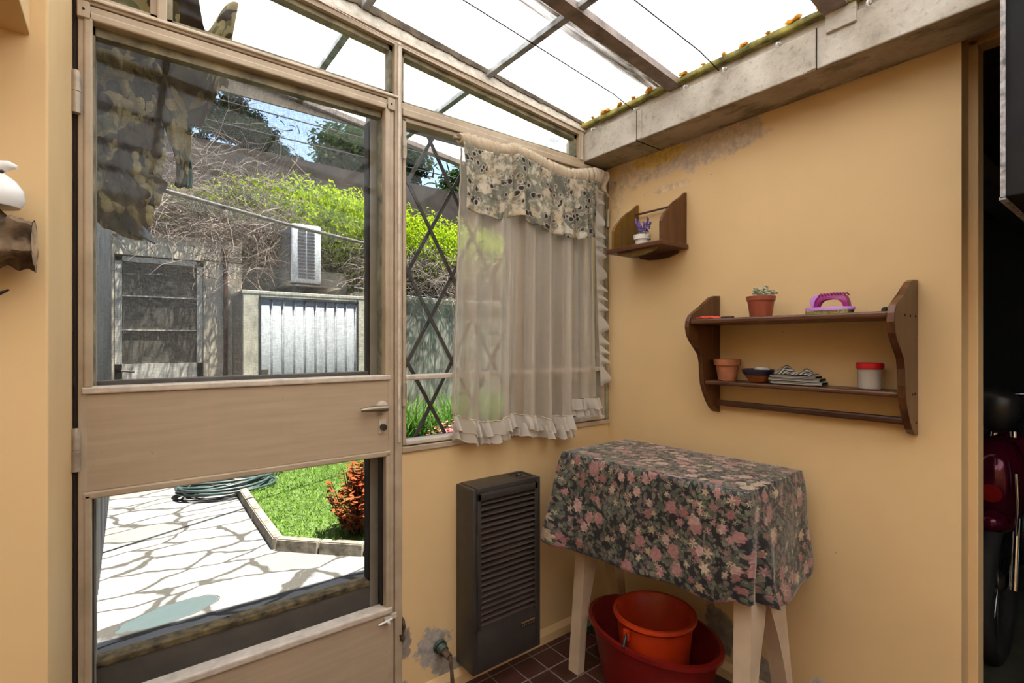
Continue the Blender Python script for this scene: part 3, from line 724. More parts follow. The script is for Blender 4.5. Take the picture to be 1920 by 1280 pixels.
# ================================================================== CURTAIN
cur = thing('curtain', (-.5, -.065, .9), 'sheer voile curtain with patterned valance and ruffled hem over the window', 'curtain')
def lerp(tab, x):
    if x <= tab[0][0]: return tab[0][1]
    for (a, b), (c, d) in zip(tab, tab[1:]):
        if x <= c: return b+(d-b)*(x-a)/(c-a)
    return tab[-1][1]
HC = [(-.878, 2.060), (-.856, 2.058), (-.766, 2.053), (-.671, 2.060), (-.621, 2.074), (-.55, 2.066), (-.489, 2.054), (-.40, 2.040), (-.316, 2.034), (-.222, 2.050), (-.157, 2.066), (-.09, 2.062)]
HW = [(-.878, .016), (-.84, .028), (-.766, .031), (-.671, .025), (-.621, .027), (-.489, .030), (-.316, .030), (-.23, .033), (-.12, .04), (-.09, .034)]
def head(u, v):
    x = -.878+u*(.788); a = 2*PI*v
    wv = .0028*math.sin(x*330+math.sin(x*50)*3)+.002*noise.noise(Vector((x*60, a, 0)))
    r = lerp(HW, x)
    return Vector((x+.002*math.sin(a*3+x*90), -.072+math.cos(a)*(.021+wv), lerp(HC, x)+math.sin(a)*(r+wv)))
build(MB().grid(head, 420, 18), 'header', 'header_cloth', cur, smooth=80)
build(MB().tube([(-.90, -.072, 2.058), (-.5, -.072, 2.052), (-.012, -.072, 2.066)], .006, 10), 'rod', 'hinge_metal', cur)
VH = [(-.867, 1.795), (-.794, 1.787), (-.705, 1.780), (-.640, 1.803), (-.560, 1.804), (-.535, 1.783), (-.478, 1.780), (-.404, 1.764), (-.297, 1.752), (-.20, 1.775), (-.150, 1.786)]
def foldv(x):
    f = .008*math.sin(x*21+1)+.005*math.sin(x*48)
    if x > -.68: f += .011*math.sin((x+.63)*62)*math.exp(-((x+.60)/.12)**2)*1.6
    if x > -.5: f += .006*math.sin(x*95)
    return f
def val(u, v):
    x = -.868+u*.722; top = lerp(HC, x)-lerp(HW, x)*.75; bot = lerp(VH, x)
    v2 = v; x2 = x+.006*math.sin(v*4+x*30)
    y = -.094-foldv(x)*(.25+v2)*1.1
    if abs(x+.632) < .012: y += .018*(1-abs(x+.632)/.012)
    if abs(x+.485) < .010: y += .014*(1-abs(x+.485)/.010)
    return Vector((x2, y, top+(bot-top)*v2))
build(MB().grid(val, 300, 40, lambda u, v: (u*.85, v*.27)), 'valance', 'valance', cur, smooth=180, solid=.0015)
RT = [(-.893, 1.035), (-.808, 1.004), (-.743, .989), (-.672, 1.009), (-.597, 1.009), (-.468, .988), (-.438, .969), (-.38, .982), (-.257, .990)]
RB = [(-.905, .945), (-.850, .936), (-.829, .922), (-.751, .908), (-.68, .928), (-.585, .927), (-.451, .902), (-.389, .890), (-.267, .902)]
def xs_(u, v, xa0, xa1, xb0, xb1): return (xa0+(xb0-xa0)*v)+(xa1-xa0+((xb1-xb0)-(xa1-xa0))*v)*u
def fold(u, v):
    a = math.sin(u*2*PI*5.2+.9*math.sin(u*9)+v*.3)
    return (.026*math.copysign(abs(a)**.7, a)+.006*math.sin(u*2*PI*15+v*2))*(.45+.75*v)
def sheer(u, v):
    x = xs_(u, v, -.862, -.25, -.893, -.257); zb = lerp(RT, xs_(u, 1, -.862, -.25, -.893, -.257))
    return Vector((x+.008*math.sin(u*2*PI*9)*v, -.062+fold(u, v), 2.03+(zb-2.03)*v))
build(MB().grid(sheer, 260, 60, lambda u, v: (u*.8, v)), 'sheer_panel', 'sheer_voile', cur, smooth=180)
def ruf(tab_t, tab_b, x0, x1, f0, f1, yoff, freq, flare, foldf):
    def fn(u, v):
        x = x0+(x1-x0)*u; zt = lerp(tab_t, x); zb = lerp(tab_b, x)
        z = zt+(zb-zt)*(f0+(f1-f0)*v)
        w_ = math.sin(u*freq+2.5*math.sin(u*freq*.21)); 
        y = yoff+foldf(u)-.004-flare*(v**.8)*(.5+.5*w_)
        return Vector((x+.007*v*math.cos(u*freq), y, z+.003*v*math.sin(u*freq*1.7)))
    return fn
ff = lambda u: fold(u, 1)
build(MB().grid(ruf(RT, RB, -.893, -.257, 0, .62, -.068, 150, .030, ff), 420, 8), 'hem_ruffle', 'ruffle_voile', cur, smooth=180)
build(MB().grid(ruf(RT, RB, -.897, -.262, .35, 1.0, -.064, 132, .026, ff), 420, 8), 'hem_ruffle', 'ruffle_voile', cur, smooth=180)
def hemline(f_, n_, nm='ruffle_edging'):
    build(MB().tube([f_(i/n_, 1.0)+Vector((0, -.001, 0)) for i in range(n_+1)], .0013, 5), nm, 'header_cloth', cur, smooth=180)
hemline(ruf(RT, RB, -.893, -.257, 0, .62, -.068, 150, .030, ff), 420)
hemline(ruf(RT, RB, -.897, -.262, .35, 1.0, -.064, 132, .026, ff), 420)
build(MB().tube([(x_, -.070+fold((x_+.893)/.636, 1), lerp(RT, x_)+.002+.0015*math.sin(x_*400)) for x_ in [-.893+.636*i/160 for i in range(161)]], .0028, 6), 'hem_cord', 'header_cloth', cur, smooth=180)
build(MB().tube([(-.862-.031*i/40+.002*math.sin(i*1.7), -.064, 2.03-i/40*1.0) for i in range(41)], .0035, 6), 'edge_hem', 'ruffle_voile', cur, smooth=180)
def sheer2(u, v):
    x = xs_(u, v, -.290, -.135, -.290, -.098)
    return Vector((x, -.040+.010*math.sin(u*14+v), 2.03+(1.046-2.03)*v))
build(MB().grid(sheer2, 60, 50, lambda u, v: (u*.2, v)), 'sheer_panel', 'sheer_voile', cur, smooth=180)
T2 = [(-.30, 1.050), (-.09, 1.044)]; B2 = [(-.30, .972), (-.08, .963)]
ff2 = lambda u: .008*math.sin(u*14)
build(MB().grid(ruf(T2, B2, -.292, -.092, 0, .6, -.048, 45, .022, ff2), 120, 8), 'hem_ruffle', 'ruffle_voile', cur, smooth=180)
build(MB().grid(ruf(T2, B2, -.292, -.088, .35, 1., -.044, 39, .022, ff2), 120, 8), 'hem_ruffle', 'ruffle_voile', cur, smooth=180)
hemline(ruf(T2, B2, -.292, -.092, 0, .6, -.048, 45, .022, ff2), 120)
def side(u, v):      # vertical ruffle on the right edge
    z = 2.02-u*.92; w_ = math.sin(u*2*PI*15+2*math.sin(u*23))
    return Vector((-.150+.05*u+.040*v+.008*w_*v, -.062-.018*v*w_-.006*v, z-.009*v*(1+w_)))
build(MB().grid(side, 300, 6), 'side_ruffle', 'ruffle_voile', cur, smooth=180)
build(MB().grid(lambda u, v: Vector((-.125+.055*u+.01*math.sin(v*7), -.085-.010*math.sin(u*10+v*3), lerp(HC, -.1)+.032-.085*v-.03*u*v)), 20, 12), 'header_tail', 'header_cloth', cur, smooth=180, solid=.002)

# ================================================================== HEATER
ht = thing('gas_heater', (-.698, -.08, .09), 'dark brown wall gas heater with horizontal louvres under the window', 'heater')
mb = MB().box(-.858, -.838, -.139, -.021, .09, .765, .003).box(-.557, -.537, -.139, -.021, .09, .765, .003)
mb.box(-.8379, -.5571, -.1385, -.021, .745, .767, .002).box(-.8379, -.5571, -.1385, -.021, .09, .26, .002)
build(mb, 'casing', 'heater_body', ht, smooth=35)
build(MB().box(-.842, -.553, -.085, -.03, .255, .75), 'core', 'heater_core', ht)
mb = MB().box(-.842, -.826, -.146, -.128, .25, .748, .002).box(-.571, -.555, -.146, -.128, .25, .748, .002).box(-.842, -.555, -.146, -.128, .722, .748, .002)
build(mb, 'louvre_frame', 'heater_body', ht, smooth=35)
nsl = 22
for i in range(nsl):
    z = .262+i*.0212
    mb = MB(); mb.poly8([(-.828, -.145, z), (-.569, -.145, z), (-.569, -.118, z+.004), (-.828, -.118, z+.004)], [(-.828, -.145, z+.004), (-.569, -.145, z+.004), (-.569, -.120, z+.0105), (-.828, -.120, z+.0105)])
    build(mb, 'louvre', 'heater_slat', ht)
build(MB().box(-.635, -.568, -.1415, -.138, .206, .213), 'name_badge', 'brass', ht)
build(MB().box(-.635, -.568, -.1407, -.138, .192, .204).box(-.636, -.567, -.140, -.138, .188, .215), 'badge_plate', 'dark_steel', ht)
mb = MB()
for i, ww in enumerate((.006, .007, .005, .007, .006, .005, .006)):
    mb.box(-.631+i*.009, -.631+i*.009+ww*.8, -.1412, -.1405, .1945, .2015)
build(mb, 'badge_lettering', 'steel', ht)
build(MB().box(-.628, -.567, -.118, -.050, .7665, .7685, .0005), 'control_hatch', 'black_plastic', ht)
build(MB().box(-.63, -.565, -.120, -.118, .766, .772).box(-.63, -.565, -.050, -.048, .766, .772).box(-.567, -.565, -.12, -.048, .766, .772), 'hatch_lip', 'heater_slat', ht)
mb = MB().lathe([(0, 0), (.013, 0), (.013, .006), (.009, .010), (0, .010)], (-.605, -.085, .768), 18); build(mb, 'control_knob', 'black_plastic', ht, smooth=40)
# gas valve
gv = thing('gas_valve', (-.935, -.03, .10), 'corroded gas tap with long lever sticking from the peeled wall patch', 'tap')
mb = MB().tube([(-.930, -.018, .175), (-.930, -.030, .172)], .026, 20).tube([(-.930, -.030, .172), (-.927, -.052, .166)], .019, 18)
build(mb, 'collar', 'valve_green', gv, smooth=50)
build(MB().tube([(-.927, -.050, .166), (-.922, -.082, .158)], [.014, .012], 14), 'stem', 'rust_iron', gv, smooth=50)
build(MB().tube([(-.922, -.084, .162), (-.919, -.090, .120), (-.915, -.092, .055)], [.008, .006, .008], 10), 'lever', 'rust_iron', gv, smooth=50)
# crumbled hole by the door post
mb = MB().blob((-1.077, -.026, .30), (.006, .008, .03), 3, .3).blob((-1.083, -.030, .262), (.009, .008, .013), 5, .4)
tag(build(mb, 'wall_anchor', 'rust_iron', smooth=60), 'rusty wall anchor stub in the broken plaster beside the door post', 'bolt')

# ================================================================== TABLE AND CLOTH
tb = thing('trestle_table', (-.29, -.59, 0), 'cream wooden trestle table with splayed arched legs under the floral cloth', 'table')
build(MB().box(-.485, -.106, -.936, -.240, .845, .874, .004), 'tabletop', 'leg_paint', tb)
def trestle(y, l0, l1, r0, r1, yspl):
    """arched end frame; outer edges run from x=l0 (top) to l1 (foot) and from r0 to r1"""
    for a0, a1, s_ in ((l0, l1, 1), (r0, r1, -1)):
        mid = (l0+r0)/2+.008
        mb = MB(); prev = None
        for i in range(19):
            z = .845*(1-i/18); t_ = 1-z/.845; o_ = a0+(a1-a0)*t_
            wdt = .036+.075*(max(0, z-.15)/.38)**2
            i_ = o_+s_*wdt
            if (i_-mid)*s_ > 0: i_ = mid
            yc = y+yspl*t_
            q = [mb.bm.verts.new(p) for p in ((o_, yc-.025, z), (i_, yc-.025, z), (i_, yc+.025, z), (o_, yc+.025, z))]
            if prev is None: mb.bm.faces.new(q)
            else:
                for k in range(4): mb.bm.faces.new((prev[k], prev[(k+1) % 4], q[(k+1) % 4], q[k]))
            prev = q
        mb.bm.faces.new(prev[::-1])
        build(mb, 'leg', 'leg_paint', tb)
trestle(-.915, -.451, -.486, -.300, -.141, -.008)
trestle(-.290, -.425, -.440, -.270, -.115, .055)
build(MB().box(-.31, -.27, -.90, -.30, .80, .83, .003), 'stretcher', 'leg_paint', tb)
# the cloth
def cloth_mesh():
    mb = MB()
    x0, x1, y0, y1, zt = -.494, -.098, -.945, -.230, .8795
    Wx, Wy = x1-x0, y1-y0
    # perimeter points, counter-clockwise starting at far left corner going along -x side toward the viewer
    def per(s):
        P_ = 2*(Wx+Wy); s = s % P_; r = .012
        if s < Wy: return Vector((x0, y1-s, 0)), Vector((-1, 0, 0)), min(s, Wy-s)
        s -= Wy
        if s < Wx: return Vector((x0+s, y0, 0)), Vector((0, -1, 0)), min(s, Wx-s)
        s -= Wx
        if s < Wy: return Vector((x1, y0+s, 0)), Vector((1, 0, 0)), min(s, Wy-s)
        s -= Wy
        return Vector((x1-s, y1, 0)), Vector((0, 1, 0)), min(s, Wx-s)
    P_ = 2*(Wx+Wy); N = 560; NV = 36
    corner_s = [0, Wy, Wy+Wx, 2*Wy+Wx]
    def nrm(s):
        v = Vector((0, 0, 0))
        for k in range(-4, 5):
            v += per(s+k*.006)[1]
        return v.normalized()
    def drop(s):
        if s < Wy: return .340+.008*math.sin(s*9)-.045*math.exp(-((s-Wy+.01)/.05)**2)   # long side toward the viewer's left
        if s < Wy+Wx: return .300+.04*min(1, (s-Wy)/.12)+.006*math.sin(s*16)
        if s < 2*Wy+Wx: return .35
        return .29
    def fn(u, v):
        s = u*P_; p, n0, e = per(s); n_ = nrm(s)
        d = drop(s)
        flare = .015+.010*math.sin(s*7+1)+.006*math.sin(s*23)
        yb = 0
        # pleats at corners
        for cs, amp, kk in ((Wy, 1.0, 1), (0, .9, 2), (P_, .9, 2), (Wy+Wx, .15, 3), (2*Wy+Wx, .1, 4)):
            dd = s-cs
            a = math.exp(-(dd/.045)**2)
            if kk == 1: flare += amp*.022*a-.075*max(0, v-.30)*1.2*math.exp(-((dd-.040)/.020)**2)+.034*v*math.exp(-((dd-.088)/.028)**2)
            elif kk == 2: flare += amp*.060*a
            else: flare += amp*.03*a
        vv = v**1.0
        out = flare*(vv**.85)
        if 0 <= (s-Wy-Wx) <= Wy: out = min(out, .045)*.6
        q = p+n_*(out+.004*min(1, vv*12))
        q.z = zt-.004*min(1, vv*30)-d*vv
        # slightly concave hem between corners
        q += n_*(.006*math.sin(vv*9+s*12)*vv)
        return q
    mb.grid(fn, N, NV, lambda u, v: (u*P_, 2.0+v*.34), closed=True)
    def top(u, v):
        x = x0+Wx*u; y = y0+Wy*v
        return Vector((x, y, zt+.0012*noise.noise(Vector((x*9, y*9, 0)))))
    mb.grid(top, 40, 70, lambda u, v: (5+u*Wx, v*Wy))
    bmesh.ops.remove_doubles(mb.bm, verts=mb.bm.verts, dist=.0008)
    return mb
tc = build(cloth_mesh(), 'tablecloth', 'floral', smooth=180, origin=(-.29, -.59, .5), solid=.0016)
tc.rotation_euler.z = math.radians(2.5); tb.rotation_euler.z = math.radians(2.5)
tag(tc, 'dark cotton tablecloth printed with pink roses and green leaves, draped over the trestle table', 'tablecloth')

# ================================================================== BASIN AND BUCKET
bs = thing('basin', (-.30, -.485, 0), 'large dark red oval plastic basin on the floor under the table', 'basin')
pr = [(0, .006), (.70, .006), (.74, .012), (.96, .235), (1.0, .245), (1.06, .243), (1.06, .228), (1.0, .225), (.985, .215), (.80, .0), (0, 0)]
build(MB().lathe([(r*.178, z) for r, z in pr], (-.30, -.500, .001), 56, 1, 1.42), 'shell', 'basin_red', bs, smooth=50)
bk = thing('bucket', (-.325, -.53, .012), 'orange plastic bucket standing inside the red basin', 'bucket')
pr = [(0, .004), (.098, .004), (.100, .01), (.128, .30), (.136, .312), (.146, .312), (.148, .300), (.142, .292), (.134, .290), (.106, .0), (0, 0)]
build(MB().lathe(pr, (-.325, -.53, .014), 48), 'shell', 'bucket_orange', bk, smooth=45)
mb = MB(); mb.box(-.476, -.458, -.53, -.51, .262, .30, .002); build(mb, 'handle_lug', 'bucket_orange', bk)
build(MB().tube([(-.462, -.52, .284), (-.474, -.524, .290), (-.484, -.529, .286)], .0028, 8), 'handle_wire', 'black_plastic', bk, smooth=60)
build(MB().tube([(-.482, -.528, .287), (-.500, -.537, .272), (-.512, -.543, .263)], .0055, 10), 'handle_grip', 'black_plastic', bk, smooth=60)
mb = MB()
for i in range(5): mb.box(-.36+i*.02, -.35+i*.02, -.165, -.150, .0, .03)
mb = MB().box(-.24, -.155, -.10, -.06, .001, .04, .006)
tag(build(mb, 'scrap_block', 'dull_green'), 'small greenish block on the floor in the corner behind the basin', 'block')

# ================================================================== SHELVES
sh = thing('wall_shelf', (-.1, -.9, 1.03), 'large dark wooden wall shelf with two boards and scalloped sides', 'shelf')
prof = [(-.0015, 1.486), (-.040, 1.484), (-.066, 1.477), (-.095, 1.458), (-.125, 1.436), (-.165, 1.420), (-.198, 1.404), (-.214, 1.382), (-.218, 1.358), (-.210, 1.328), (-.190, 1.304), (-.158, 1.283), (-.132, 1.258), (-.122, 1.226), (-.123, 1.180), (-.119, 1.145), (-.104, 1.112), (-.082, 1.080), (-.058, 1.050), (-.036, 1.034), (-.0015, 1.028)]
build(MB().prism(prof, 1, -1.222, -1.203, .003), 'side_panel', 'wood_z', sh)
build(MB().prism(prof, 1, -.600, -.583, .003), 'side_panel', 'wood_z', sh)
build(MB().box(-.208, -.002, -1.204, -.599, 1.368, 1.388, .006), 'board', 'wood_y', sh)
build(MB().box(-.112, -.002, -1.204, -.599, 1.144, 1.160, .005), 'board', 'wood_y', sh)
build(MB().box(-.036, -.014, -1.204, -.599, 1.058, 1.080, .006), 'rail', 'wood_y', sh)
for (x, z) in ((-.13, 1.378), (-.08, 1.378), (-.03, 1.378), (-.06, 1.152), (-.035, 1.152), (-.025, 1.068)): build(MB().tube([(x, -1.2215, z), (x, -1.2235, z)], .0035, 10), 'screw_plug', 'dark_gap', sh)
s2 = thing('corner_shelf', (-.09, -.31, 1.69), 'small dark wooden wall shelf with a thin rail near the window corner', 'shelf')
prof = [(-.0015, 1.928), (-.014, 1.926), (-.030, 1.912), (-.046, 1.900), (-.083, 1.880), (-.105, 1.862), (-.119, 1.844), (-.145, 1.826), (-.163, 1.806), (-.172, 1.786), (-.172, 1.708), (-.0015, 1.708)]
build(MB().prism(prof, 1, -.452, -.438, .0025), 'side_panel', 'wood_z', s2)
build(MB().prism(prof, 1, -.205, -.191, .0025), 'side_panel', 'pine_z', s2)
build(MB().box(-.186, -.002, -.462, -.170, 1.690, 1.709, .004), 'board', 'wood_y', s2)
build(MB().tube([(-.022, -.443, 1.880), (-.022, -.200, 1.880)], .0045, 10), 'rail', 'wood_y', s2)
ap = [(-.420, 1.691), (-.215, 1.691), (-.225, 1.678), (-.27, 1.667), (-.32, 1.664), (-.37, 1.667), (-.41, 1.678)]
build(MB().prism(ap, 0, -.165, -.152, .001), 'apron', 'pine_z', s2)
build(MB().prism(ap, 0, -.02, -.004, .001), 'apron', 'wood_y', s2)

# lavender
lv = thing('lavender_pot', (-.10, -.300, 1.709), 'small white pot of purple lavender on the small shelf', 'potted plant')
pot = build(MB().lathe([(0, 0), (.026, 0), (.030, .032), (.036, .033), (.037, .052), (.033, .052), (.032, .044), (0, .044)], (-.10, -.300, 1.7095), 32), 'pot', 'white_pot', lv, smooth=40)
for i, (sx_, sy_, sz_) in enumerate(((0, .036, .088), (.012, .028, .080), (-.012, .024, .070), (.01, .014, .060), (-.008, .004, .052), (.008, -.006, .055), (-.01, -.016, .066), (.01, -.024, .078), (-.004, -.032, .084), (.014, -.034, .068))):
    a = R.uniform(0, 2*PI); top = Vector((-.10+sx_, -.300+sy_, 1.748+sz_))
    base = Vector((-.10+math.cos(a)*.012, -.300+math.sin(a)*.012, 1.752))
    st = build(MB().tube([base, (base+top)/2+Vector((0, 0, .004)), top], .0012, 5), 'stem', 'dull_green', lv)
    mb = MB()
    for j in range(16):
        p = base.lerp(top, .40+.60*j/15); q = R.uniform(0, 6.28); rr = .0055*(1-j/22)
        mb.blob((p.x+math.cos(q)*rr, p.y+math.sin(q)*rr, p.z+R.uniform(-.002, .003)), (.0036, .0036, .0042), i*31+j, .3, 1)
    build(mb, 'bloom', 'lavender_bloom', st, smooth=60)
mb = MB()
for i in range(46):
    a = R.uniform(0, 2*PI); d = Vector((math.cos(a), math.sin(a), R.uniform(.3, 1.8))); mb.leafq(Vector((-.10+.018*math.cos(a), -.300+.018*math.sin(a), 1.752)), d, Vector((0, 0, 1)), R.uniform(.018, .034), .005)
for sg in (1, -1): mb.leafq(Vector((-.10, -.300+sg*.02, 1.757)), Vector((-.1, sg, .1)), Vector((0, 0, 1)), .045, .006)
build(mb, 'leaves', 'dull_green', lv)
# succulent
sc = thing('succulent_pot', (-.11, -.812, 1.388), 'pale trailing succulent in a brown plastic pot on the upper board', 'potted plant')
build(MB().lathe([(0, 0), (.034, 0), (.043, .058), (.046, .058), (.047, .073), (.043, .073), (.042, .066), (0, .066)], (-.11, -.812, 1.3885), 36), 'pot', 'brown_plastic', sc, smooth=40)
build(MB().lathe([(0, .003), (.041, 0)], (-.11, -.812, 1.455), 30), 'soil', 'soil', sc)
for i in range(15):
    a = R.uniform(0, 2*PI); rr = R.uniform(.012, .056); zt = R.uniform(.004, .026) if rr > .02 else R.uniform(.02, .042)
    b = Vector((-.11+math.cos(a)*.012, -.812+math.sin(a)*.02, 1.457)); e_ = Vector((-.11+math.cos(a)*rr*.9, -.812+math.sin(a)*rr*1.25, 1.457+zt))
    mb = MB().tube([b, b.lerp(e_, .5)+Vector((0, 0, .008)), e_], .003, 6)
    for j in range(14):
        p = b.lerp(e_, j/13)+Vector((0, 0, .008*math.sin(j/13*PI))); q = R.uniform(0, 6.28)
        mb.blob((p.x+.004*math.cos(q), p.y+.004*math.sin(q), p.z+.002), (.0046, .0052, .0036), i*17+j, .3, 1)
    build(mb, 'stem', 'succulent', sc, smooth=60)
# scrubbing brush
br = thing('scrubbing_brush', (-.10, -1.02, 1.389), 'lilac and magenta plastic scrubbing brush on the upper board', 'brush')
build(MB().box(-.128, -.072, -1.082, -.962, 1.3895, 1.403, .003), 'bristles', 'bristle', br)
def ell(u, v):
    a = 2*PI*u; r = [0, 1, 1.02, 1, 0][min(4, int(round(v*4)))]; z = [0, 0, .005, .010, .012][min(4, int(round(v*4)))]
    return Vector((-.10+.034*r*math.cos(a), -1.022+.070*r*math.sin(a), 1.402+z))
build(MB().grid(ell, 40, 4, closed=True), 'plate', 'lilac', br, smooth=50)
arch = [(-.976, 1.412), (-.972, 1.436), (-.980, 1.449), (-1.000, 1.453), (-1.03, 1.454), (-1.055, 1.452), (-1.070, 1.446), (-1.076, 1.430), (-1.080, 1.412)]
arin = [(-1.064, 1.412), (-1.062, 1.427), (-1.052, 1.437), (-1.03, 1.440), (-1.008, 1.438), (-.996, 1.430), (-.993, 1.412)]
build(MB().prism(arch+arin, 0, -.114, -.086, .0025), 'handle', 'magenta_plastic', br, smooth=50)
build(MB().prism([(y_+.0, z_) for y_, z_ in arch[:4]]+[(-.996, 1.4435), (-.986, 1.436), (-.984, 1.412)], 0, -.119, -.082, .002), 'handle_cap', 'lilac', br, smooth=50)
for i in range(9):
    y = -.998-i*.009
    build(MB().tube([(-.118, y, 1.451-.0004*abs(i-4)), (-.10, y, 1.457-.0004*abs(i-4)), (-.082, y, 1.451-.0004*abs(i-4))], .0025, 8), 'grip_rib', 'magenta_plastic', br, smooth=60)
# wall bolts seen above the board
for i, (y, z) in enumerate(((-.733, 1.396), (-1.143, 1.401))):
    mb = MB().tube([(-.002, y, z), (-.012, y, z)], .010, 18).tube([(-.012, y, z), (-.019, y, z)], [.006, .004], 12)
    tag(build(mb, 'wall_bolt', 'dark_steel', smooth=40), ['dark round bolt head in the wall left of the brown succulent pot', 'dark round bolt head in the wall right of the scrubbing brush'][i], 'bolt', 'bolts fixing the large shelf')
# red string and dark peg
mb = MB().tube([(-.19, -.612, 1.391), (-.182, -.628, 1.3925), (-.19, -.645, 1.391), (-.178, -.662, 1.3925), (-.183, -.680, 1.391), (-.172, -.697, 1.392), (-.18, -.66, 1.395), (-.187, -.63, 1.395)], .0028, 8)
tag(build(mb, 'string', 'red_string', smooth=60), 'short tangle of red string on the left end of the upper board', 'string')
tag(build(MB().box(-.13, -.115, -.720, -.675, 1.389, 1.397, .002), 'peg', 'dark_steel'), 'small grey peg lying beside the red string', 'peg')
tag(build(MB().box(-.17, -.13, -1.09, -.995, 1.3885, 1.3895), 'paper_scrap', 'chalk'), 'thin pale paper scrap under the scrubbing brush', 'paper')
# lower board items
tag(build(MB().lathe([(0, 0), (.030, 0), (.040, .056), (.046, .057), (.048, .079), (.043, .079), (.040, .060), (.032, .006), (0, .006)], (-.058, -.660, 1.1605), 36), 'terracotta_pot', 'terracotta', smooth=40), 'empty terracotta flowerpot on the lower board', 'flowerpot')
bw = thing('bowl', (-.062, -.779, 1.160), 'small glazed bowl, dark blue rim over brown, beside the flowerpot', 'bowl')
build(MB().lathe([(0, 0), (.026, 0), (.030, .006), (.044, .024), (.046, .026)], (-.062, -.779, 1.1605), 36), 'base', 'bowl_brown', bw, smooth=60)
build(MB().lathe([(.046, .026), (.052, .034), (.053, .046), (.050, .047), (.046, .034), (.03, .012), (0, .008)], (-.062, -.779, 1.1605), 36), 'rim', 'bowl_blue', bw, smooth=60)
tag(build(MB().blob((-.060, -.790, 1.205), (.026, .026, .011), 2, .25), 'chalk_lump', 'chalk', smooth=60), 'whitish lump resting in the small glazed bowl', 'stone')
ck = thing('folded_cloth', (-.06, -.91, 1.161), 'folded black and cream striped cloth on the lower board', 'cloth')
def lay(z0, h, y0, y1, x0, x1, sd):
    def fn(u, v):
        a = 2*PI*v; ca, sa = math.cos(a), math.sin(a)
        sq = lambda c: math.copysign(abs(c)**.45, c)
        y = y0+(y1-y0)*u; k = noise.noise(Vector((y*30, sd, 0)))*.0022
        sh_ = 1-.25*abs(2*u-1)**6
        return Vector(((x0+x1)/2+(x1-x0)/2*sq(ca)*sh_, y+.003*sq(ca), z0+h/2+h/2*sq(sa)*sh_+k*(1+sa)))
    return MB().grid(fn, 50, 24, lambda u, v: (u, v*.105))
for i, (z0, h, y0, y1) in enumerate(((1.161, .0115, -.995, -.832), (1.172, .011, -.988, -.826), (1.182, .010, -.976, -.830))):
    build(lay(z0, h, y0, y1, -.105, -.015, i*3), 'fold', 'stripes', ck, smooth=180)
def crum(u, v):
    y = -.965+.115*u; x = -.10+.075*v
    hgt = .006+.026*math.exp(-((u-.78)/.22)**2)*math.sin(PI*v)+.018*math.exp(-((u-.2)/.12)**2)*math.sin(PI*v)+.006*noise.noise(Vector((u*6, v*6, 2)))
    return Vector((x, y, 1.190+hgt))
build(MB().grid(crum, 60, 30, lambda u, v: (u*.12+v*.05, u*.09+v*.06)), 'fold', 'stripes', ck, smooth=180, solid=.002)
jr = thing('jar', (-.06, -1.118, 1.161), 'clear plastic specimen jar with a red screw lid on the lower board', 'jar')
build(MB().lathe([(0, 0), (.028, 0), (.030, .002), (.0315, .062), (.0295, .062), (.028, .004), (0, .003)], (-.06, -1.118, 1.1605), 36), 'body', 'clear_plastic', jr, smooth=40)
mb = MB().lathe([(0, .062), (.035, .062), (.036, .064), (.036, .077), (.033, .080), (0, .080)], (-.06, -1.118, 1.1605), 48); build(mb, 'lid', 'red_lid', jr, smooth=40)

# ================================================================== HOOKS AND WIRES
for i, (y, lab) in enumerate(((-.085, 'white ceiling hook on the beam nearest the window corner'), (-.326, 'white hook on the beam joint tied with the left wire'), (-.56, 'white hook on the beam right of the brown rafter'),
                              (-.715, 'white hook on the beam tied with the right wire'), (-.90, 'large white hook on the beam between the right wire and the joint'), (-1.15, 'white hook on the beam at the upper right corner'))):
    mb = MB().tube([(-.150, y, 2.272), (-.172, y, 2.274), (-.184, y, 2.270), (-.187, y, 2.262), (-.182, y, 2.256), (-.176, y, 2.260)], .0032, 8).tube([(-.150, y, 2.272), (-.170, y, 2.274)], .006, 10)
    tag(build(mb, 'hook', 'white_paint', smooth=60), lab, 'hook', 'hooks along the concrete beam')
for (y, lab, sag) in ((-.32, 'thin dark wire strung under the roof left of the brown rafter', .004), (-.70, 'thin dark wire strung under the roof right of the brown rafter', .022)):
    pts = [(-3.2+3.02*i/24, y, zr(-3.2+3.02*i/24)-.034-sag*math.sin(PI*i/24)*1.5) for i in range(24)]+[(-.184, y, 2.268)]
    tag(build(MB().tube(pts, .0021, 6), 'wire', 'wire', smooth=60), lab, 'wire', 'wires under the roof')
# wires in front of the transoms
for (pts, lab) in (([(-1.7, -.034, 2.435), (-1.3, -.034, 2.375), (-1.1, -.034, 2.345), (-.7, -.034, 2.315), (-.18, -.034, 2.262)], 'pale thin wire clipped along the transom top rail'),):
    tag(build(MB().tube(pts, .0016, 6), 'wire', 'frame_bead', smooth=60), lab, 'wire')

# ================================================================== LEFT: LOG PLANTER, BIRD, BOX
lg = thing('log_ornament', (-2.05, -.56, 1.43), 'rough brown log ornament fixed to the ochre pier', 'log')
def logf(u, v):
    y = 0; a = 2*PI*v
    x = -2.20+.230*u
    r = .045*(1-.18*max(0, u-.8)/.2)+.013*noise.noise(Vector((u*7, math.cos(a)*1.5, math.sin(a)*1.5)))+.004*math.sin(a*5+u*9)+.004*math.sin(u*60+a*2)
    return Vector((x, -.545+math.cos(a)*r, 1.468-.008*u+math.sin(a)*r*.95))
build(MB().grid(logf, 50, 30), 'bark', 'log_wood', lg, smooth=40)
mb = MB().lathe([(0, .004), (.025, .001), (.038, 0)], (0, 0, 0), 9)
for v in mb.bm.verts: v.co = Vector((-1.9705+v.co.z, -.545+v.co.x, 1.460+v.co.y))
build(mb, 'cut_end', 'log_cut', lg)
mb = MB()
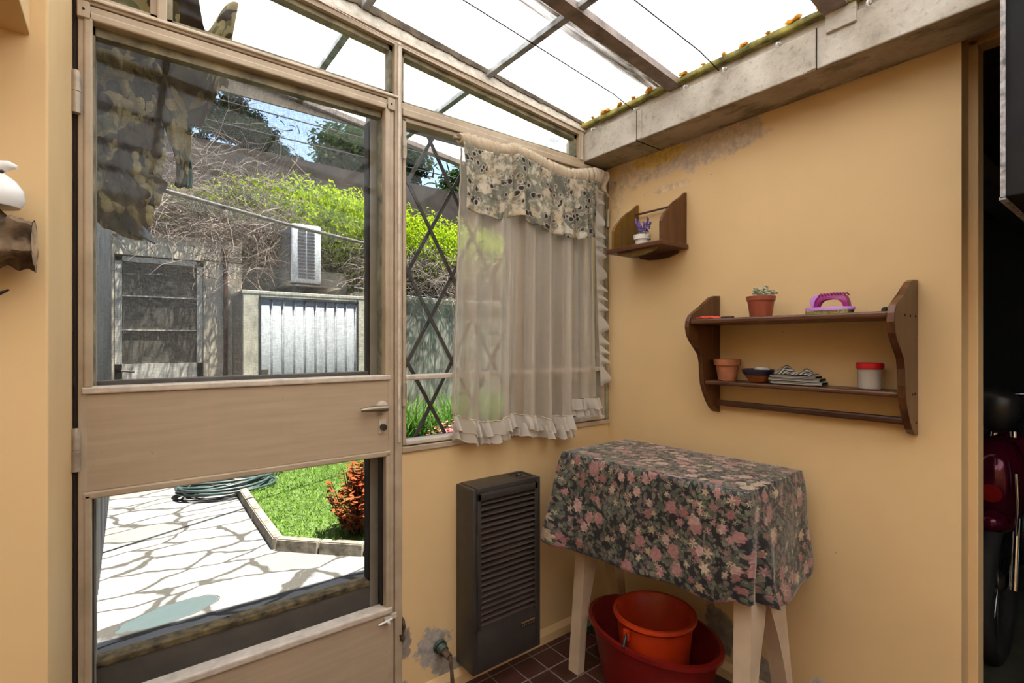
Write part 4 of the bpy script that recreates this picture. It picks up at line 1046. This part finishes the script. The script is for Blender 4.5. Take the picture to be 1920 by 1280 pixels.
for k in range(5): mb.tube([(-2.03-.035*k, -.598, 1.43+.012*k), (-2.02-.03*k, -.603, 1.46), (-2.05-.03*k, -.594, 1.50)], [.004, .007, .003], 6)
build(mb, 'bark_strips', 'log_cut', lg, smooth=60)
bd = thing('ceramic_bird', (-2.03, -.55, 1.515), 'white ceramic bird figurine perched on the log', 'figurine')
build(MB().lathe([(0, 0), (.034, 0), (.040, .012), (.038, .028), (.030, .042), (.018, .052), (.015, .058), (.019, .064), (.016, .067), (0, .066)], (-2.022, -.55, 1.514), 32, 1.05, .9), 'body', 'porcelain', bd, smooth=60)
build(MB().tube([(-2.011, -.552, 1.576), (-1.998, -.556, 1.580), (-1.989, -.558, 1.578)], [.010, .007, .003], 10), 'beak', 'porcelain', bd, smooth=60)
build(MB().blob((-2.003, -.583, 1.562), (.003, .002, .003), 1, 0, 2), 'eye', 'rust_iron', bd)
tag(build(MB().tube([(-2.07, -.55, 1.365), (-2.035, -.555, 1.368), (-2.008, -.558, 1.378), (-1.998, -.56, 1.384)], [.003, .003, .003, .0015], 8), 'iron_hook', 'dark_steel', smooth=60), 'thin dark curved hook on the pier below the log', 'hook')
mb = MB(); mb.prism([(-.49, 1.822), (-.74, 1.832), (-.74, 2.2), (-.49, 2.2)], 0, -2.6, -1.982, .003)
tag(build(mb, 'wall_box', 'ochre_plaster'), 'ochre painted box shelf projecting at the top left corner', 'box')
# hanging dark cabinet at the right
cb = thing('hanging_cabinet', (-.19, -1.55, 1.61), 'dark hanging cabinet at the top right corner with a rusty orange strip', 'cabinet')
build(MB().box(-.350, -.02, -1.66, -1.452, 1.615, 2.14, .003), 'body', 'cabinet_dark', cb)
build(MB().box(-.358, -.351, -1.456, -1.448, 1.612, 2.14).box(-.358, -.02, -1.456, -1.446, 1.608, 1.614), 'edge_strip', 'cabinet_edge', cb)
build(MB().tube([(-.150, -1.449, 2.14), (-.150, -1.447, 1.95), (-.148, -1.447, 1.70)], .009, 8).blob((-.150, -1.447, 1.675), (.016, .006, .026), 4, .2), 'rust_strip', 'orange_rust', cb, smooth=60)

# ================================================================== GARAGE
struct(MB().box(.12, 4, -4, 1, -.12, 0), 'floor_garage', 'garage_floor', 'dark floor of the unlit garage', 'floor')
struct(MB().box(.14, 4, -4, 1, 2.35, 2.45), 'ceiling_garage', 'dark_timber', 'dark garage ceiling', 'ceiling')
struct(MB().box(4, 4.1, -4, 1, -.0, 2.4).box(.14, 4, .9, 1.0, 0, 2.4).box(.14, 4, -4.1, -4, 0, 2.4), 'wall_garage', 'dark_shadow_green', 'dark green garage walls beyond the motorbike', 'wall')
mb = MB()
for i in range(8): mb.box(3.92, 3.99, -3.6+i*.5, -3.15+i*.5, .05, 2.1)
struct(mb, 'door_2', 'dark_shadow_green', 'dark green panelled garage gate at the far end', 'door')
tag(build(MB().box(.16, 3.9, -1.16, -1.05, 2.05, 2.17), 'garage_joist', 'garage_beam'), 'grey joist under the garage ceiling seen through the doorway', 'beam')
mbk = thing('motorbike', (1.2, -1.24, 0), 'magenta motorbike with chrome handlebar parked in the dark garage', 'motorbike')
def wheel(x):
    w_ = MB(); pts = [(x+.27*math.cos(2*PI*i/36), -1.24, .285+.27*math.sin(2*PI*i/36)) for i in range(37)]
    w_.tube(pts, .032, 10, False); return w_
fw = build(wheel(1.02), 'wheel', 'rubber', mbk, smooth=60)
mb = MB()
for i in range(12): mb.tube([(1.02, -1.24, .285), (1.02+.25*math.cos(i*PI/6), -1.24, .285+.25*math.sin(i*PI/6))], .003, 5)
build(mb, 'spokes', 'chrome', fw)
build(wheel(2.15), 'wheel', 'rubber', mbk, smooth=60)
build(MB().tube([(1.02, -1.29, .29), (1.10, -1.29, .62), (1.16, -1.27, .92)], .016, 10).tube([(1.02, -1.19, .29), (1.10, -1.19, .62), (1.16, -1.21, .92)], .016, 10), 'fork', 'chrome', mbk, smooth=60)
build(MB().tube([(.98, -1.56, 1.07), (1.0, -1.42, 1.13), (1.06, -1.33, 1.09), (1.09, -1.24, 1.08), (1.06, -1.15, 1.09), (1.0, -1.06, 1.13), (.98, -.92, 1.07)], .011, 10), 'handlebar', 'chrome', mbk, smooth=60)
build(MB().blob((.98, -1.24, 1.03), (.06, .085, .10), 3, .06), 'windshield', 'black_plastic', mbk, smooth=60)
build(MB().blob((1.02, -1.24, .72), (.13, .10, .20), 4, .05).blob((1.25, -1.24, .80), (.22, .12, .12), 5, .05), 'fairing', 'bike_magenta', mbk, smooth=60)
build(MB().blob((1.0, -1.24, .58), (.15, .065, .06), 6, .05), 'mudguard', 'bike_magenta', mbk, smooth=60)
build(MB().tube([(.885, -1.24, .70), (.905, -1.24, .70)], .035, 20), 'reflector', 'tail_red', mbk, smooth=60)
build(MB().tube([(.90, -1.312, .79), (.885, -1.318, .67), (.90, -1.31, .55)], .006, 8), 'crash_bar', 'chrome', mbk, smooth=60)
build(MB().blob((1.75, -1.24, .82), (.34, .14, .07), 7, .05), 'seat', 'rubber', mbk, smooth=60)
build(MB().blob((1.5, -1.24, .45), (.25, .14, .18), 8, .1), 'engine', 'dark_steel', mbk, smooth=60)
build(MB().tube([(1.6, -1.30, .3), (1.7, -1.40, .006)], .012, 8).box(1.05, 2.2, -1.26, -1.22, .27, .33), 'stand', 'dark_steel', mbk, smooth=60)

# ================================================================== OUTSIDE
struct(MB().box(-6, 9, .02, 30, -.14, -.02), 'ground', 'paving', 'pale crazy paving of irregular slabs in the garden', 'paving')
# lawn soil bed + grass
lawn = [(-1.03, 3.20), (-1.055, 1.84), (-.655, 1.42), (-.15, 1.02), (4.5, .95), (4.5, 4.4), (.4, 4.4), (.4, 3.8), (-.80, 3.8)]
mb = MB(); mb.prism(lawn, 2, -.03, .015)
struct(mb, 'lawn', 'lawn_soil', 'lawn bed behind the stone kerb', 'lawn')
def inside(p, poly):
    c = False; n_ = len(poly)
    for i in range(n_):
        (xa, ya), (xb, yb) = poly[i], poly[(i+1) % n_]
        if (ya > p[1]) != (yb > p[1]) and p[0] < (xb-xa)*(p[1]-ya)/(yb-ya)+xa: c = not c
    return c
mb = MB(); mb.raw = True; n_ = 0
RG = random.Random(3)
while n_ < 24000:
    x = RG.uniform(-1.05, 1.2); y = RG.uniform(1.1, 3.8)
    if not inside((x, y), lawn): continue
    a = RG.uniform(0, 6.28); mb.leafq(Vector((x, y, .014)), Vector((math.cos(a)*.8, math.sin(a)*.8, RG.uniform(.5, 1.4))), Vector((math.sin(a), 0, 1)), RG.uniform(.03, .06), .007); n_ += 1
tag(build(mb, 'grass', 'grass_blade'), 'bright short green lawn grass beyond the stone kerb', 'grass', kind='stuff')
# kerb stones
kerb = [(-1.03, 3.86), (-1.065, 3.2), (-1.078, 2.5), (-1.085, 1.80), (-.885, 1.585), (-.675, 1.375), (-.40, 1.155), (-.15, .98)]
for i, ((xa, ya), (xb, yb)) in enumerate(zip(kerb, kerb[1:])):
    d = Vector((xb-xa, yb-ya, 0)); L_ = d.length; d.normalize(); nn = Vector((-d.y, d.x, 0))*.035
    mb = MB(); a = Vector((xa, ya, 0))+d*.004; b = Vector((xb, yb, 0))-d*.004
    mb.poly8([tuple(p+Vector((0, 0, -.03))) for p in (a-nn, b-nn, b+nn, a+nn)], [tuple(p+Vector((0, 0, .055))) for p in (a-nn*.85, b-nn*.85, b+nn*.85, a+nn*.85)])
    es = [e for e in mb.bm.edges]; bmesh.ops.bevel(mb.bm, geom=es, offset=.006, segments=2, affect='EDGES')
    tag(build(mb, 'kerb_stone', 'kerb', smooth=50), ['stone kerb piece against the cupboard, farthest back behind the hose', 'stone kerb piece beside the hose coil at the lawn edge', 'stone kerb piece along the left lawn edge, middle one',
        'stone kerb piece along the left lawn edge just before the bend', 'stone kerb piece just right of the bend, before the red plant', 'stone kerb piece in front of the red leaved plant',
        'stone kerb piece hidden beyond the screen door stile'][i], 'kerb', 'kerb stones edging the lawn')
# shed
sh_ = thing('shed', (-1.4, 5.2, 0), 'grey plastered garden shed overgrown with dry twigs', 'shed')
mb = MB().box(-2.0, -1.955, 4.5, 6, -.02, 2.36).box(-1.955, -.86, 4.5, 6.0, 2.165, 2.36).box(-1.218, -.86, 4.5, 6.0, -.02, 2.18).box(-1.96, -1.2, 4.7, 5.9, -.02, 2.2)
build(mb, 'wall', 'outer_plaster', sh_)
build(MB().box(-2.02, -.84, 4.492, 6.02, 2.355, 2.40), 'roof_slab', 'slab_and_shade_plaster', sh_)
sdoor = build(MB().box(-1.950, -1.895, 4.515, 4.56, .0, 2.15).box(-1.275, -1.222, 4.515, 4.56, .0, 2.15).box(-1.95, -1.222, 4.515, 4.56, 2.10, 2.15).box(-1.95, -1.222, 4.515, 4.56, .0, 1.095), 'door', 'shed_door', sh_)
for i in range(3):
    build(MB().box(-1.893, -1.277, 4.535, 4.55, 1.10+i*.335, 1.425+i*.335, .003), 'shutter_panel', 'shutter_grey', sdoor)
for z in (1.424, 1.759): build(MB().box(-1.893, -1.277, 4.52, 4.545, z, z+.012), 'glazing_bar', 'shed_door', sdoor)
build(MB().tube([(-1.90, 4.515, 1.03), (-1.90, 4.49, 1.03), (-1.80, 4.49, 1.02)], .010, 8), 'handle', 'dark_steel', sdoor)
mb = MB(); mb.tube([(-1.02, 4.47, -.01), (-1.02, 4.47, 2.3)], .022, 12)
for z in (.8, 1.6): mb.tube([(-1.02, 4.47, z), (-1.02, 4.47, z+.05)], .028, 12)
tag(build(mb, 'drain_pipe', 'rust_pipe', smooth=60), 'rusty brown downpipe between the shed and the pale cupboard', 'pipe')
# pale cupboard block with ribbed white doors
kb = thing('garden_cupboard', (-.3, 4.2, 0), 'pale masonry cupboard with a ribbed white metal door', 'cupboard')
build(MB().box(-.945, -.79, 3.88, 4.49, -.02, 1.80).box(.20, .36, 3.88, 4.49, -.02, 1.80).box(-.80, .21, 3.88, 4.49, 1.755, 1.80).box(-.8, .21, 3.88, 4.49, -.02, .10), 'masonry', 'pale_plaster', kb)
build(MB().box(-.952, -.9455, 3.885, 4.49, -.02, 1.80), 'side_shade', 'slab_and_shade_plaster', kb)  # darker sheet: shade of the side away from the sun, put into colour
build(MB().box(-.958, .372, 3.877, 4.49, 1.795, 1.828, .004), 'cap', 'pale_plaster', kb)
build(MB().box(-.805, -.785, 3.874, 3.90, .1, 1.765).box(.195, .215, 3.874, 3.90, .1, 1.765).box(-.805, .215, 3.874, 3.90, 1.745, 1.77), 'door_frame', 'galvanised', kb)
def ribs(u, v):
    x = -.785+.98*u; ph = (u*9) % 1.0
    d = 0 if ph < .72 else .022*math.sin((ph-.72)/.28*PI)
    return Vector((x, 3.885+d, .1+1.645*v))
wd = simple('door_white', (.60, .65, .70), .55, 0, .07, 6)
t = NT('ribbed_door_paint'); P = t.pos(); nn = t.noise(t.pos((6, 1, .7)), 4, 5)
M['ribbed'] = t.done(t.pbr(t.ramp(nn, [(.3, (.23, .235, .245)), (.6, (.31, .325, .34))]), .9, 0, None, .1))
build(MB().grid(ribs, 180, 2), 'ribbed_door', 'ribbed', kb, smooth=30, solid=.003)
build(MB().box(-.78, -.72, 3.868, 3.884, 1.0, 1.03), 'latch', 'rust_iron', kb)
# AC unit
ac = thing('air_conditioner', (-.31, 4.35, 1.94), 'white air conditioning outdoor unit on a bracket above the cupboard', 'air conditioner')
mb = MB().box(-.466, -.155, 4.0, 4.62, 1.945, 2.585, .022)
build(mb, 'casing', 'ac_white', ac, smooth=35)
for c_ in range(2):
    for i in range(15):
        xa = -.398+c_*.092; z = 1.995+i*.0365
        build(MB().box(xa, xa+.078, 3.993, 4.004, z, z+.021), 'vent_slot', 'ac_dark', ac)
mb = MB()
build(MB().box(-.471, -.462, 4.04, 4.60, 1.97, 2.56), 'coil', 'ac_dark', ac)
for i in range(22): mb.box(-.478, -.471, 4.055+i*.024, 4.058+i*.024, 1.97, 2.56)
for i in range(7): mb.box(-.480, -.474, 4.04, 4.60, 1.97+i*.095, 1.978+i*.095)
build(mb, 'wire_guard', 'guard_grey', ac)
bk_ = thing('bracket', (-.3, 4.3, 1.83), 'flat metal bracket shelf carrying the air conditioning unit', 'bracket')
build(MB().box(-.52, .06, 3.98, 4.79, 1.915, 1.930), 'plate', 'pole_metal', bk_)
build(MB().box(-.45, -.42, 4.05, 4.7, 1.829, 1.915).box(-.2, -.17, 4.05, 4.7, 1.829, 1.915), 'foot', 'dark_steel', bk_)
build(MB().box(-.46, -.40, 4.05, 4.65, 1.930, 1.946).box(-.22, -.16, 4.05, 4.65, 1.930, 1.946), 'pad', 'dark_steel', bk_)
# grey garden wall, neighbour's brown wall, side corrugated fence
struct(MB().box(.38, 6.5, 4.6, 4.75, -.02, 1.93).box(-.86, .4, 4.80, 4.95, -.02, 2.2), 'wall_garden', 'wall_grey', 'low grey concrete garden wall behind the strappy plants', 'wall')
struct(MB().box(-6, 8, 6.45, 6.7, -.02, 4.13), 'wall_neighbour', 'brown_wall', 'tall dark brown neighbouring wall behind the climbing plants', 'wall')
def corr(u, v):
    y = .20+4.30*u; return Vector((-1.985+.010*math.cos(2*PI*y/.076), y, -.02+2.42*v))
struct(MB().grid(corr, 460, 1), 'wall_fence', 'galvanised', 'corrugated galvanised sheet fence at the left side of the garden', 'fence', solid=.002)
# pole and its post
tag(build(MB().tube([(-1.975, 1.88, 2.225), (-1.72, 2.0, 2.225), (-.9, 2.39, 2.20), (-.11, 2.76, 2.20), (.225, 2.92, 2.20)], .014, 10), 'clothes_pole', 'pole_metal', smooth=60), 'slanting grey metal clothes pole crossing in front of the vines', 'pole')
tag(build(MB().tube([(.233, 2.935, -.01), (.233, 2.935, 2.24)], .014, 10), 'pole_post', 'pole_metal', smooth=60), 'thin metal post supporting the clothes pole, hidden behind the door post', 'post')
# hose
mb = MB(); pts = []
RH = random.Random(11)
for i in range(9*26):
    a = i/26*2*PI; rr = .23+.05*math.sin(i*.11)+RH.uniform(-.003, .003); lay_ = i/(9*26)
    pts.append((-1.16+(rr+.06)*math.cos(a)*1.12+.05*math.sin(i*.031), 3.42+rr*math.sin(a)*.95+.05*math.cos(i*.05), .012+.075*lay_+.018*math.sin(a*1.0+i*.07)*lay_+.01))
for i in range(12): pts.append((-.84+.02*i, 3.45+.02*i, .07-.004*i+.02*math.sin(i)))
tag(build(MB().tube(pts, .012, 8), 'garden_hose', 'hose', smooth=60), 'coiled grey-green garden hose lying on the paving', 'hose')
# foliage helpers
def cloud(name, centers, n, L, Wd, mat, seed, droop=0, parent=None):
    rr = random.Random(seed); mb = MB(); mb.raw = True
    tot = sum(c[3]*c[4]*c[5] for c in centers)
    for (cx, cy, cz, rx, ry, rz) in centers:
        for _ in range(int(n*rx*ry*rz/tot)):
            d = Vector((rr.gauss(0, 1), rr.gauss(0, 1), rr.gauss(0, 1))).normalized(); k = rr.uniform(.55, 1.05)
            k *= 1+.35*noise.noise(Vector((d.x*2.2+cx, d.y*2.2+cy, d.z*2.2+cz)))
            p = Vector((cx+d.x*rx*k, cy+d.y*ry*k, cz+d.z*rz*k))
            mb.leafq(p, Vector((rr.uniform(-1, 1), rr.uniform(-1, 1), rr.uniform(-1, .5)-droop)), Vector((rr.uniform(-.5, .5), rr.uniform(-.5, .5), 1)), L*rr.uniform(.6, 1.3), Wd*rr.uniform(.7, 1.2))
    return build(mb, name, mat, parent)
def twigs(name, n, region, mat, seed, parent=None, r=.004, L=(.25, .7)):
    rr = random.Random(seed); mb = MB(); mb.raw = True
    for _ in range(n):
        p = Vector(region(rr)); d = Vector((rr.uniform(-1, 1), rr.uniform(-.6, .6), rr.uniform(-.6, .9))).normalized(); l = rr.uniform(*L)/6; pts = [p.copy()]
        for k in range(6):
            d = (d+Vector((rr.uniform(-.4, .4), rr.uniform(-.4, .4), rr.uniform(-.5, .25)))).normalized(); p = p+d*l; pts.append(p.copy())
        mb.tube(pts, [r*(1-.12*k) for k in range(7)], 3, False)
    return build(mb, name, mat, parent)
# green climber: sits on the shed, the cupboard wall and the back wall
vn = thing('climbing_vine', (.4, 5.2, 1.9), 'bright yellow-green climbing plant spilling over the garden wall', 'climbing plant')
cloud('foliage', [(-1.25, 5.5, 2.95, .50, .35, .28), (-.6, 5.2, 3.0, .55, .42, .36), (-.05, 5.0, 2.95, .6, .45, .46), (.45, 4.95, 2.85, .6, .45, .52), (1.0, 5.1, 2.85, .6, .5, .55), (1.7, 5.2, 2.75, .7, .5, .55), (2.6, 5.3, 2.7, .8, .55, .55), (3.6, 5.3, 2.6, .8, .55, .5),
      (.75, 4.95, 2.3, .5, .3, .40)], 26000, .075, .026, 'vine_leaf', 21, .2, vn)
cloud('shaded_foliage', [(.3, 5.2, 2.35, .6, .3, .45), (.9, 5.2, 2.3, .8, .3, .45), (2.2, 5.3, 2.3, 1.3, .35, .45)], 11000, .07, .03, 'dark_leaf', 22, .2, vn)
twigs('stems', 260, lambda q: (q.uniform(-1.2, 3.8), q.uniform(4.85, 5.5), q.uniform(1.9, 2.9)), 'bark', 23, vn, .006, (.4, 1.0))
dt = thing('dry_climber', (-1.2, 4.9, 2.4), 'tangle of dry grey-brown twigs hanging over the shed roof', 'dry twigs')
twigs('twigs', 2600, lambda q: (q.uniform(-2.1, -.35), q.uniform(4.35, 5.6), 2.36+abs(q.gauss(.2, .42))), 'twig', 31, dt, .0042, (.25, .75))
twigs('hanging_twigs', 260, lambda q: (q.gauss(-.95, .22), q.uniform(4.30, 4.75), q.uniform(2.0, 2.5)), 'twig', 32, dt, .0038, (.3, .8))
twigs('wall_twigs', 1300, lambda q: (q.uniform(.4, 3.4), q.uniform(4.35, 5.0), q.uniform(1.85, 2.6)), 'twig', 33, dt, .004, (.25, .7))
cloud('sparse_leaves', [(-1.0, 4.7, 2.65, .12, .1, .05), (-1.5, 5.0, 2.75, .5, .3, .12), (-.65, 4.75, 2.45, .25, .2, .2)], 700, .05, .02, 'dark_leaf', 34, 0, dt)
# trees
cn = thing('conifer_tree', (.62, 14, 0), 'dark conifer beyond the brown wall against blue sky', 'tree')
build(MB().tube([(.62, 14, -.02), (.65, 14, 4), (.6, 14, 8.2)], [.22, .16, .04], 10), 'trunk', 'bark', cn, smooth=60)
cs = []
rc = random.Random(5)
for (dx_, dz_, rx_) in ((-.15, 8.05, .35), (-.5, 7.75, .5), (.15, 7.7, .55), (-.6, 7.35, .55), (.35, 7.35, .7), (.75, 7.0, .65), (-.1, 7.05, .8), (1.2, 6.65, .5), (.3, 6.6, .8), (-1.0, 6.75, .35), (.8, 6.35, .5), (1.45, 6.2, .3), (-.4, 6.2, .6), (.2, 5.8, .9), (0, 5.2, 1.0)): cs.append((.62+dx_*1.0, 14+rc.uniform(-.4, .4), dz_, rx_, rx_*.8, .20))
cloud('crown', cs, 26000, .13, .06, 'conifer_leaf', 41, 0, cn)
twigs('branches', 130, lambda q: (q.gauss(.7, .7), 14, q.uniform(5.6, 7.9)), 'bark', 42, cn, .02, (.15, .35))
bt_ = thing('broadleaf_tree', (3.4, 9.2, 0), 'large dark green leafy tree behind the climbing plants', 'tree')
build(MB().tube([(3.4, 9.2, -.02), (3.3, 9.2, 2.5), (3.5, 9.2, 5.0)], [.25, .2, .1], 10), 'trunk', 'bark', bt_, smooth=60)
cs = [(3.4+rc.uniform(-1.7, 2.4), 9.2+rc.uniform(-.8, .8), 5.0+rc.uniform(-1.3, 1.2), .8, .7, .55) for _ in range(22)]
cloud('crown', cs, 42000, .14, .085, 'dark_leaf', 43, 0, bt_)
twigs('branches', 80, lambda q: (3.4+q.uniform(-1.2, 1.8), 9.2, q.uniform(3.6, 5.4)), 'bark', 44, bt_, .025, (.4, 1.0))
# strappy plants near the grey wall
def strap(x, y, h, n, seed, lab):
    rr = random.Random(seed); mb = MB(); mb.raw = True
    for _ in range(n):
        a = rr.uniform(0, 6.28); L_ = h*rr.uniform(.7, 1.25); bx, by = x+rr.gauss(0, .11), y+rr.gauss(0, .11); out = rr.uniform(.2, .75)
        prev = None
        for k in range(7):
            t_ = k/6; px = bx+math.cos(a)*out*L_*t_**1.3; py = by+math.sin(a)*out*L_*t_**1.3; pz = .012+L_*(t_-.45*out*t_**2.4)
            w_ = .012*(1-t_**2)+.001; sx, sy = -math.sin(a)*w_, math.cos(a)*w_
            q = [mb.bm.verts.new((px-sx, py-sy, pz)), mb.bm.verts.new((px+sx, py+sy, pz))]
            if prev: mb.bm.faces.new((prev[0], prev[1], q[1], q[0]))
            prev = q
    tag(build(mb, 'strappy_plant', 'strap_leaf'), lab, 'plant', 'strap leaved clumps by the grey wall')
strap(.62, 3.55, .72, 230, 1, 'strap leaved clump nearest the door post, left of the window view')
strap(1.02, 3.35, .66, 230, 2, 'strap leaved clump in the middle, seen at the curtain edge')
strap(1.45, 3.6, .75, 230, 3, 'strap leaved clump behind the left half of the curtain')
strap(1.95, 3.4, .7, 180, 4, 'strap leaved clump behind the right half of the curtain')
# pink flowers seen at the curtain edge
pf = thing('pink_flower', (.52, 2.35, .015), 'pink flowering plant low at the left edge of the curtain', 'flower')
mb = MB(); mb.raw = True
for i in range(170):
    a = R.uniform(0, 6.28); c_ = Vector((.50+R.gauss(0, .07), 2.35+R.gauss(0, .07), .48+R.gauss(0, .045))); mb.leafq(c_, Vector((math.cos(a), math.sin(a), R.uniform(-.2, .8))), Vector((0, 0, 1)), .035, .03)
build(mb, 'petals', 'pink_petal', pf)
mb = MB(); mb.raw = True
for i in range(26): 
    bx, by = .5+R.gauss(0, .05), 2.35+R.gauss(0, .05); mb.tube([(.5, 2.35, .012), (bx, by, .25), (bx*2-.5, by*2-2.35, .46)], .004, 4, False)
build(mb, 'stems', 'dull_green', pf)
# red-orange plant by the kerb
cp = thing('red_leaf_plant', (-.60, 1.66, .012), 'orange-red leaved bush at the corner of the lawn', 'bush')
rr = random.Random(9); mb = MB(); mb.raw = True; ms = MB(); ms.raw = True
for s_ in range(80):
    a = rr.uniform(0, 6.28); rad = rr.uniform(.0, .24); tip = Vector((-.60+math.cos(a)*rad, 1.66+math.sin(a)*rad, .13+.36*(1-(rad/.24)**2*.55)*rr.uniform(.55, 1.05))); b = Vector((-.60+math.cos(a)*rad*.3, 1.66+math.sin(a)*rad*.3, .012))
    ms.tube([b, b.lerp(tip, .5), tip], .004, 4, False)
    for k in range(17):
        p = b.lerp(tip, .25+.75*k/16); q = rr.uniform(0, 6.28); mb.leafq(p, Vector((math.cos(q), math.sin(q), rr.uniform(-.3, .7))), Vector((0, 0, 1)), rr.uniform(.035, .065), rr.uniform(.026, .044))
build(mb, 'leaves', 'coleus_leaf', cp); build(ms, 'stems', 'rust_iron', cp)
# camouflage cloth hanging outside the door
cm = thing('camouflage_cloth', (-1.80, .2, 1.60), 'brown and green camouflage netting cloth hanging outside the door', 'cloth')
CB = [(-1.955, 1.70), (-1.90, 1.63), (-1.86, 1.61), (-1.82, 1.60), (-1.79, 1.66), (-1.77, 1.78), (-1.755, 1.92), (-1.735, 1.90), (-1.70, 2.00), (-1.66, 2.04), (-1.62, 2.06)]
def cam1(u, v):
    x = -1.956+.19*u; zb = lerp(CB, x); z = 2.16+(zb-2.16)*v
    f = .020*math.sin(x*95+math.sin(z*21)*1.6)+.012*noise.noise(Vector((x*22, z*16, 1)))*2+.010*math.sin(z*60+x*50)*v
    return Vector((x+.008*math.sin(z*33)*v, .185+f, z+.008*noise.noise(Vector((x*30, z*30, 7)))))
build(MB().grid(cam1, 130, 150), 'main_drape', 'camouflage', cm, smooth=180, solid=.001)
for i in range(95):     # small hanging petals of cloth
    x = -1.940+R.uniform(0, .165); z = R.uniform(1.66, 2.02); yy = .140+R.uniform(-.012, .010); ww = R.uniform(.010, .021); hh = R.uniform(.035, .085)
    if z < 1.70 and (x < -1.90 or x > -1.80): continue
    def pet(u, v, x=x, z=z, yy=yy, ww=ww, hh=hh):
        w_ = ww*(math.sin(PI*min(1, .25+.75*v)))**.7
        return Vector((x+(u-.5)*2*w_, yy-.018*math.sin(PI*v)+.012*(abs(u-.5)*2)**2, z-hh*v))
    build(MB().grid(pet, 6, 8), 'flap', 'camouflage', cm, smooth=180)
def cam2(u, v):     # long twisted strip hanging at the right
    z = 2.13-(2.13-1.775)*v
    xc = -1.79+.055*math.sin(v*2.2)+.022*v; wd_ = .030+.042*math.sin(PI*min(1, v*1.15+.05))**1.2*(1 if v < .82 else max(.15, 1-(v-.82)*4))
    return Vector((xc+(u-.5)*wd_, .165+.015*math.sin(u*7+v*5), z))
build(MB().grid(cam2, 24, 60), 'hanging_strip', 'camouflage', cm, smooth=180, solid=.001)
def cam3(u, v):     # upper bundle reaching to the roof edge
    x = -1.95+.36*u; zt = 2.40-.11*math.exp(-((x+1.665)/.030)**2); zb = lerp([(-1.95, 2.08), (-1.80, 2.05), (-1.76, 2.06), (-1.70, 1.985), (-1.665, 1.975), (-1.64, 2.05), (-1.61, 2.13)], x)
    f = .018*math.sin(x*60+z_(v)*9)+.01*noise.noise(Vector((x*18, v*6, 3)))
    return Vector((x, .175+f, zt+(zb-zt)*v))
def z_(v): return v
def cam3b(u, v):
    p = cam3(u, v)
    if p.x > -1.70 and p.z > 2.2: p.x += (p.z-2.2)*.12
    return p
build(MB().grid(cam3b, 90, 60), 'upper_bundle', 'camouflage', cm, smooth=180, solid=.001)
tc_ = thing('teal_cloth', (-1.70, .21, 1.75), 'narrow strip of teal cloth behind the camouflage', 'cloth')
build(MB().grid(lambda u, v: Vector((-1.745+.05*u*math.sin(PI*(.1+.9*v))+.035*v, .205+.01*math.sin(u*5), 2.10-.16*v)), 8, 20), 'drape', 'teal_cloth', tc_, smooth=180, solid=.001)
build(MB().grid(lambda u, v: Vector((-1.705+.014*u+.004*math.sin(v*9), .215+.01*math.sin(u*5), 2.05-.26*v)), 4, 30), 'tail', 'teal_cloth', tc_, smooth=180, solid=.001)
rg = build(MB().grid(lambda u, v: Vector((-1.87+.055*u+.03*v, .15-.02*math.sin(PI*u), 1.67-.06*v-.02*u)), 14, 10), 'rag', 'galvanised', smooth=180, solid=.001)
tag(rg, 'small grey-blue rag at the bottom of the camouflage cloth', 'rag')
# overhead lines
for i, (za, zb, yy, r_) in enumerate(((5.20, 5.10, 7.2, .011), (4.83, 4.78, 7.2, .011))):
    tag(build(MB().tube([(-6+k*.9, yy, za+(zb-za)*k/16-.5*math.sin(PI*k/16)*.25) for k in range(17)], r_, 5), 'overhead_line', 'wire', smooth=60), ['upper overhead line crossing the sky', 'lower overhead line crossing the sky'][i], 'cable', 'overhead lines')
for i, (y, z, lab) in enumerate(((4.585, 1.925, 'white drooping cable behind the window grille, lower one'), (4.57, 1.94, 'white drooping cable behind the window grille, upper one'))):
    tag(build(MB().tube([(.42+k*.22, y, z+.05*(k/7-1)**2*(1+i)-.03) for k in range(15)], .009, 6), 'garden_cable', 'white_cable', smooth=60), lab, 'cable', 'white cables in the garden')
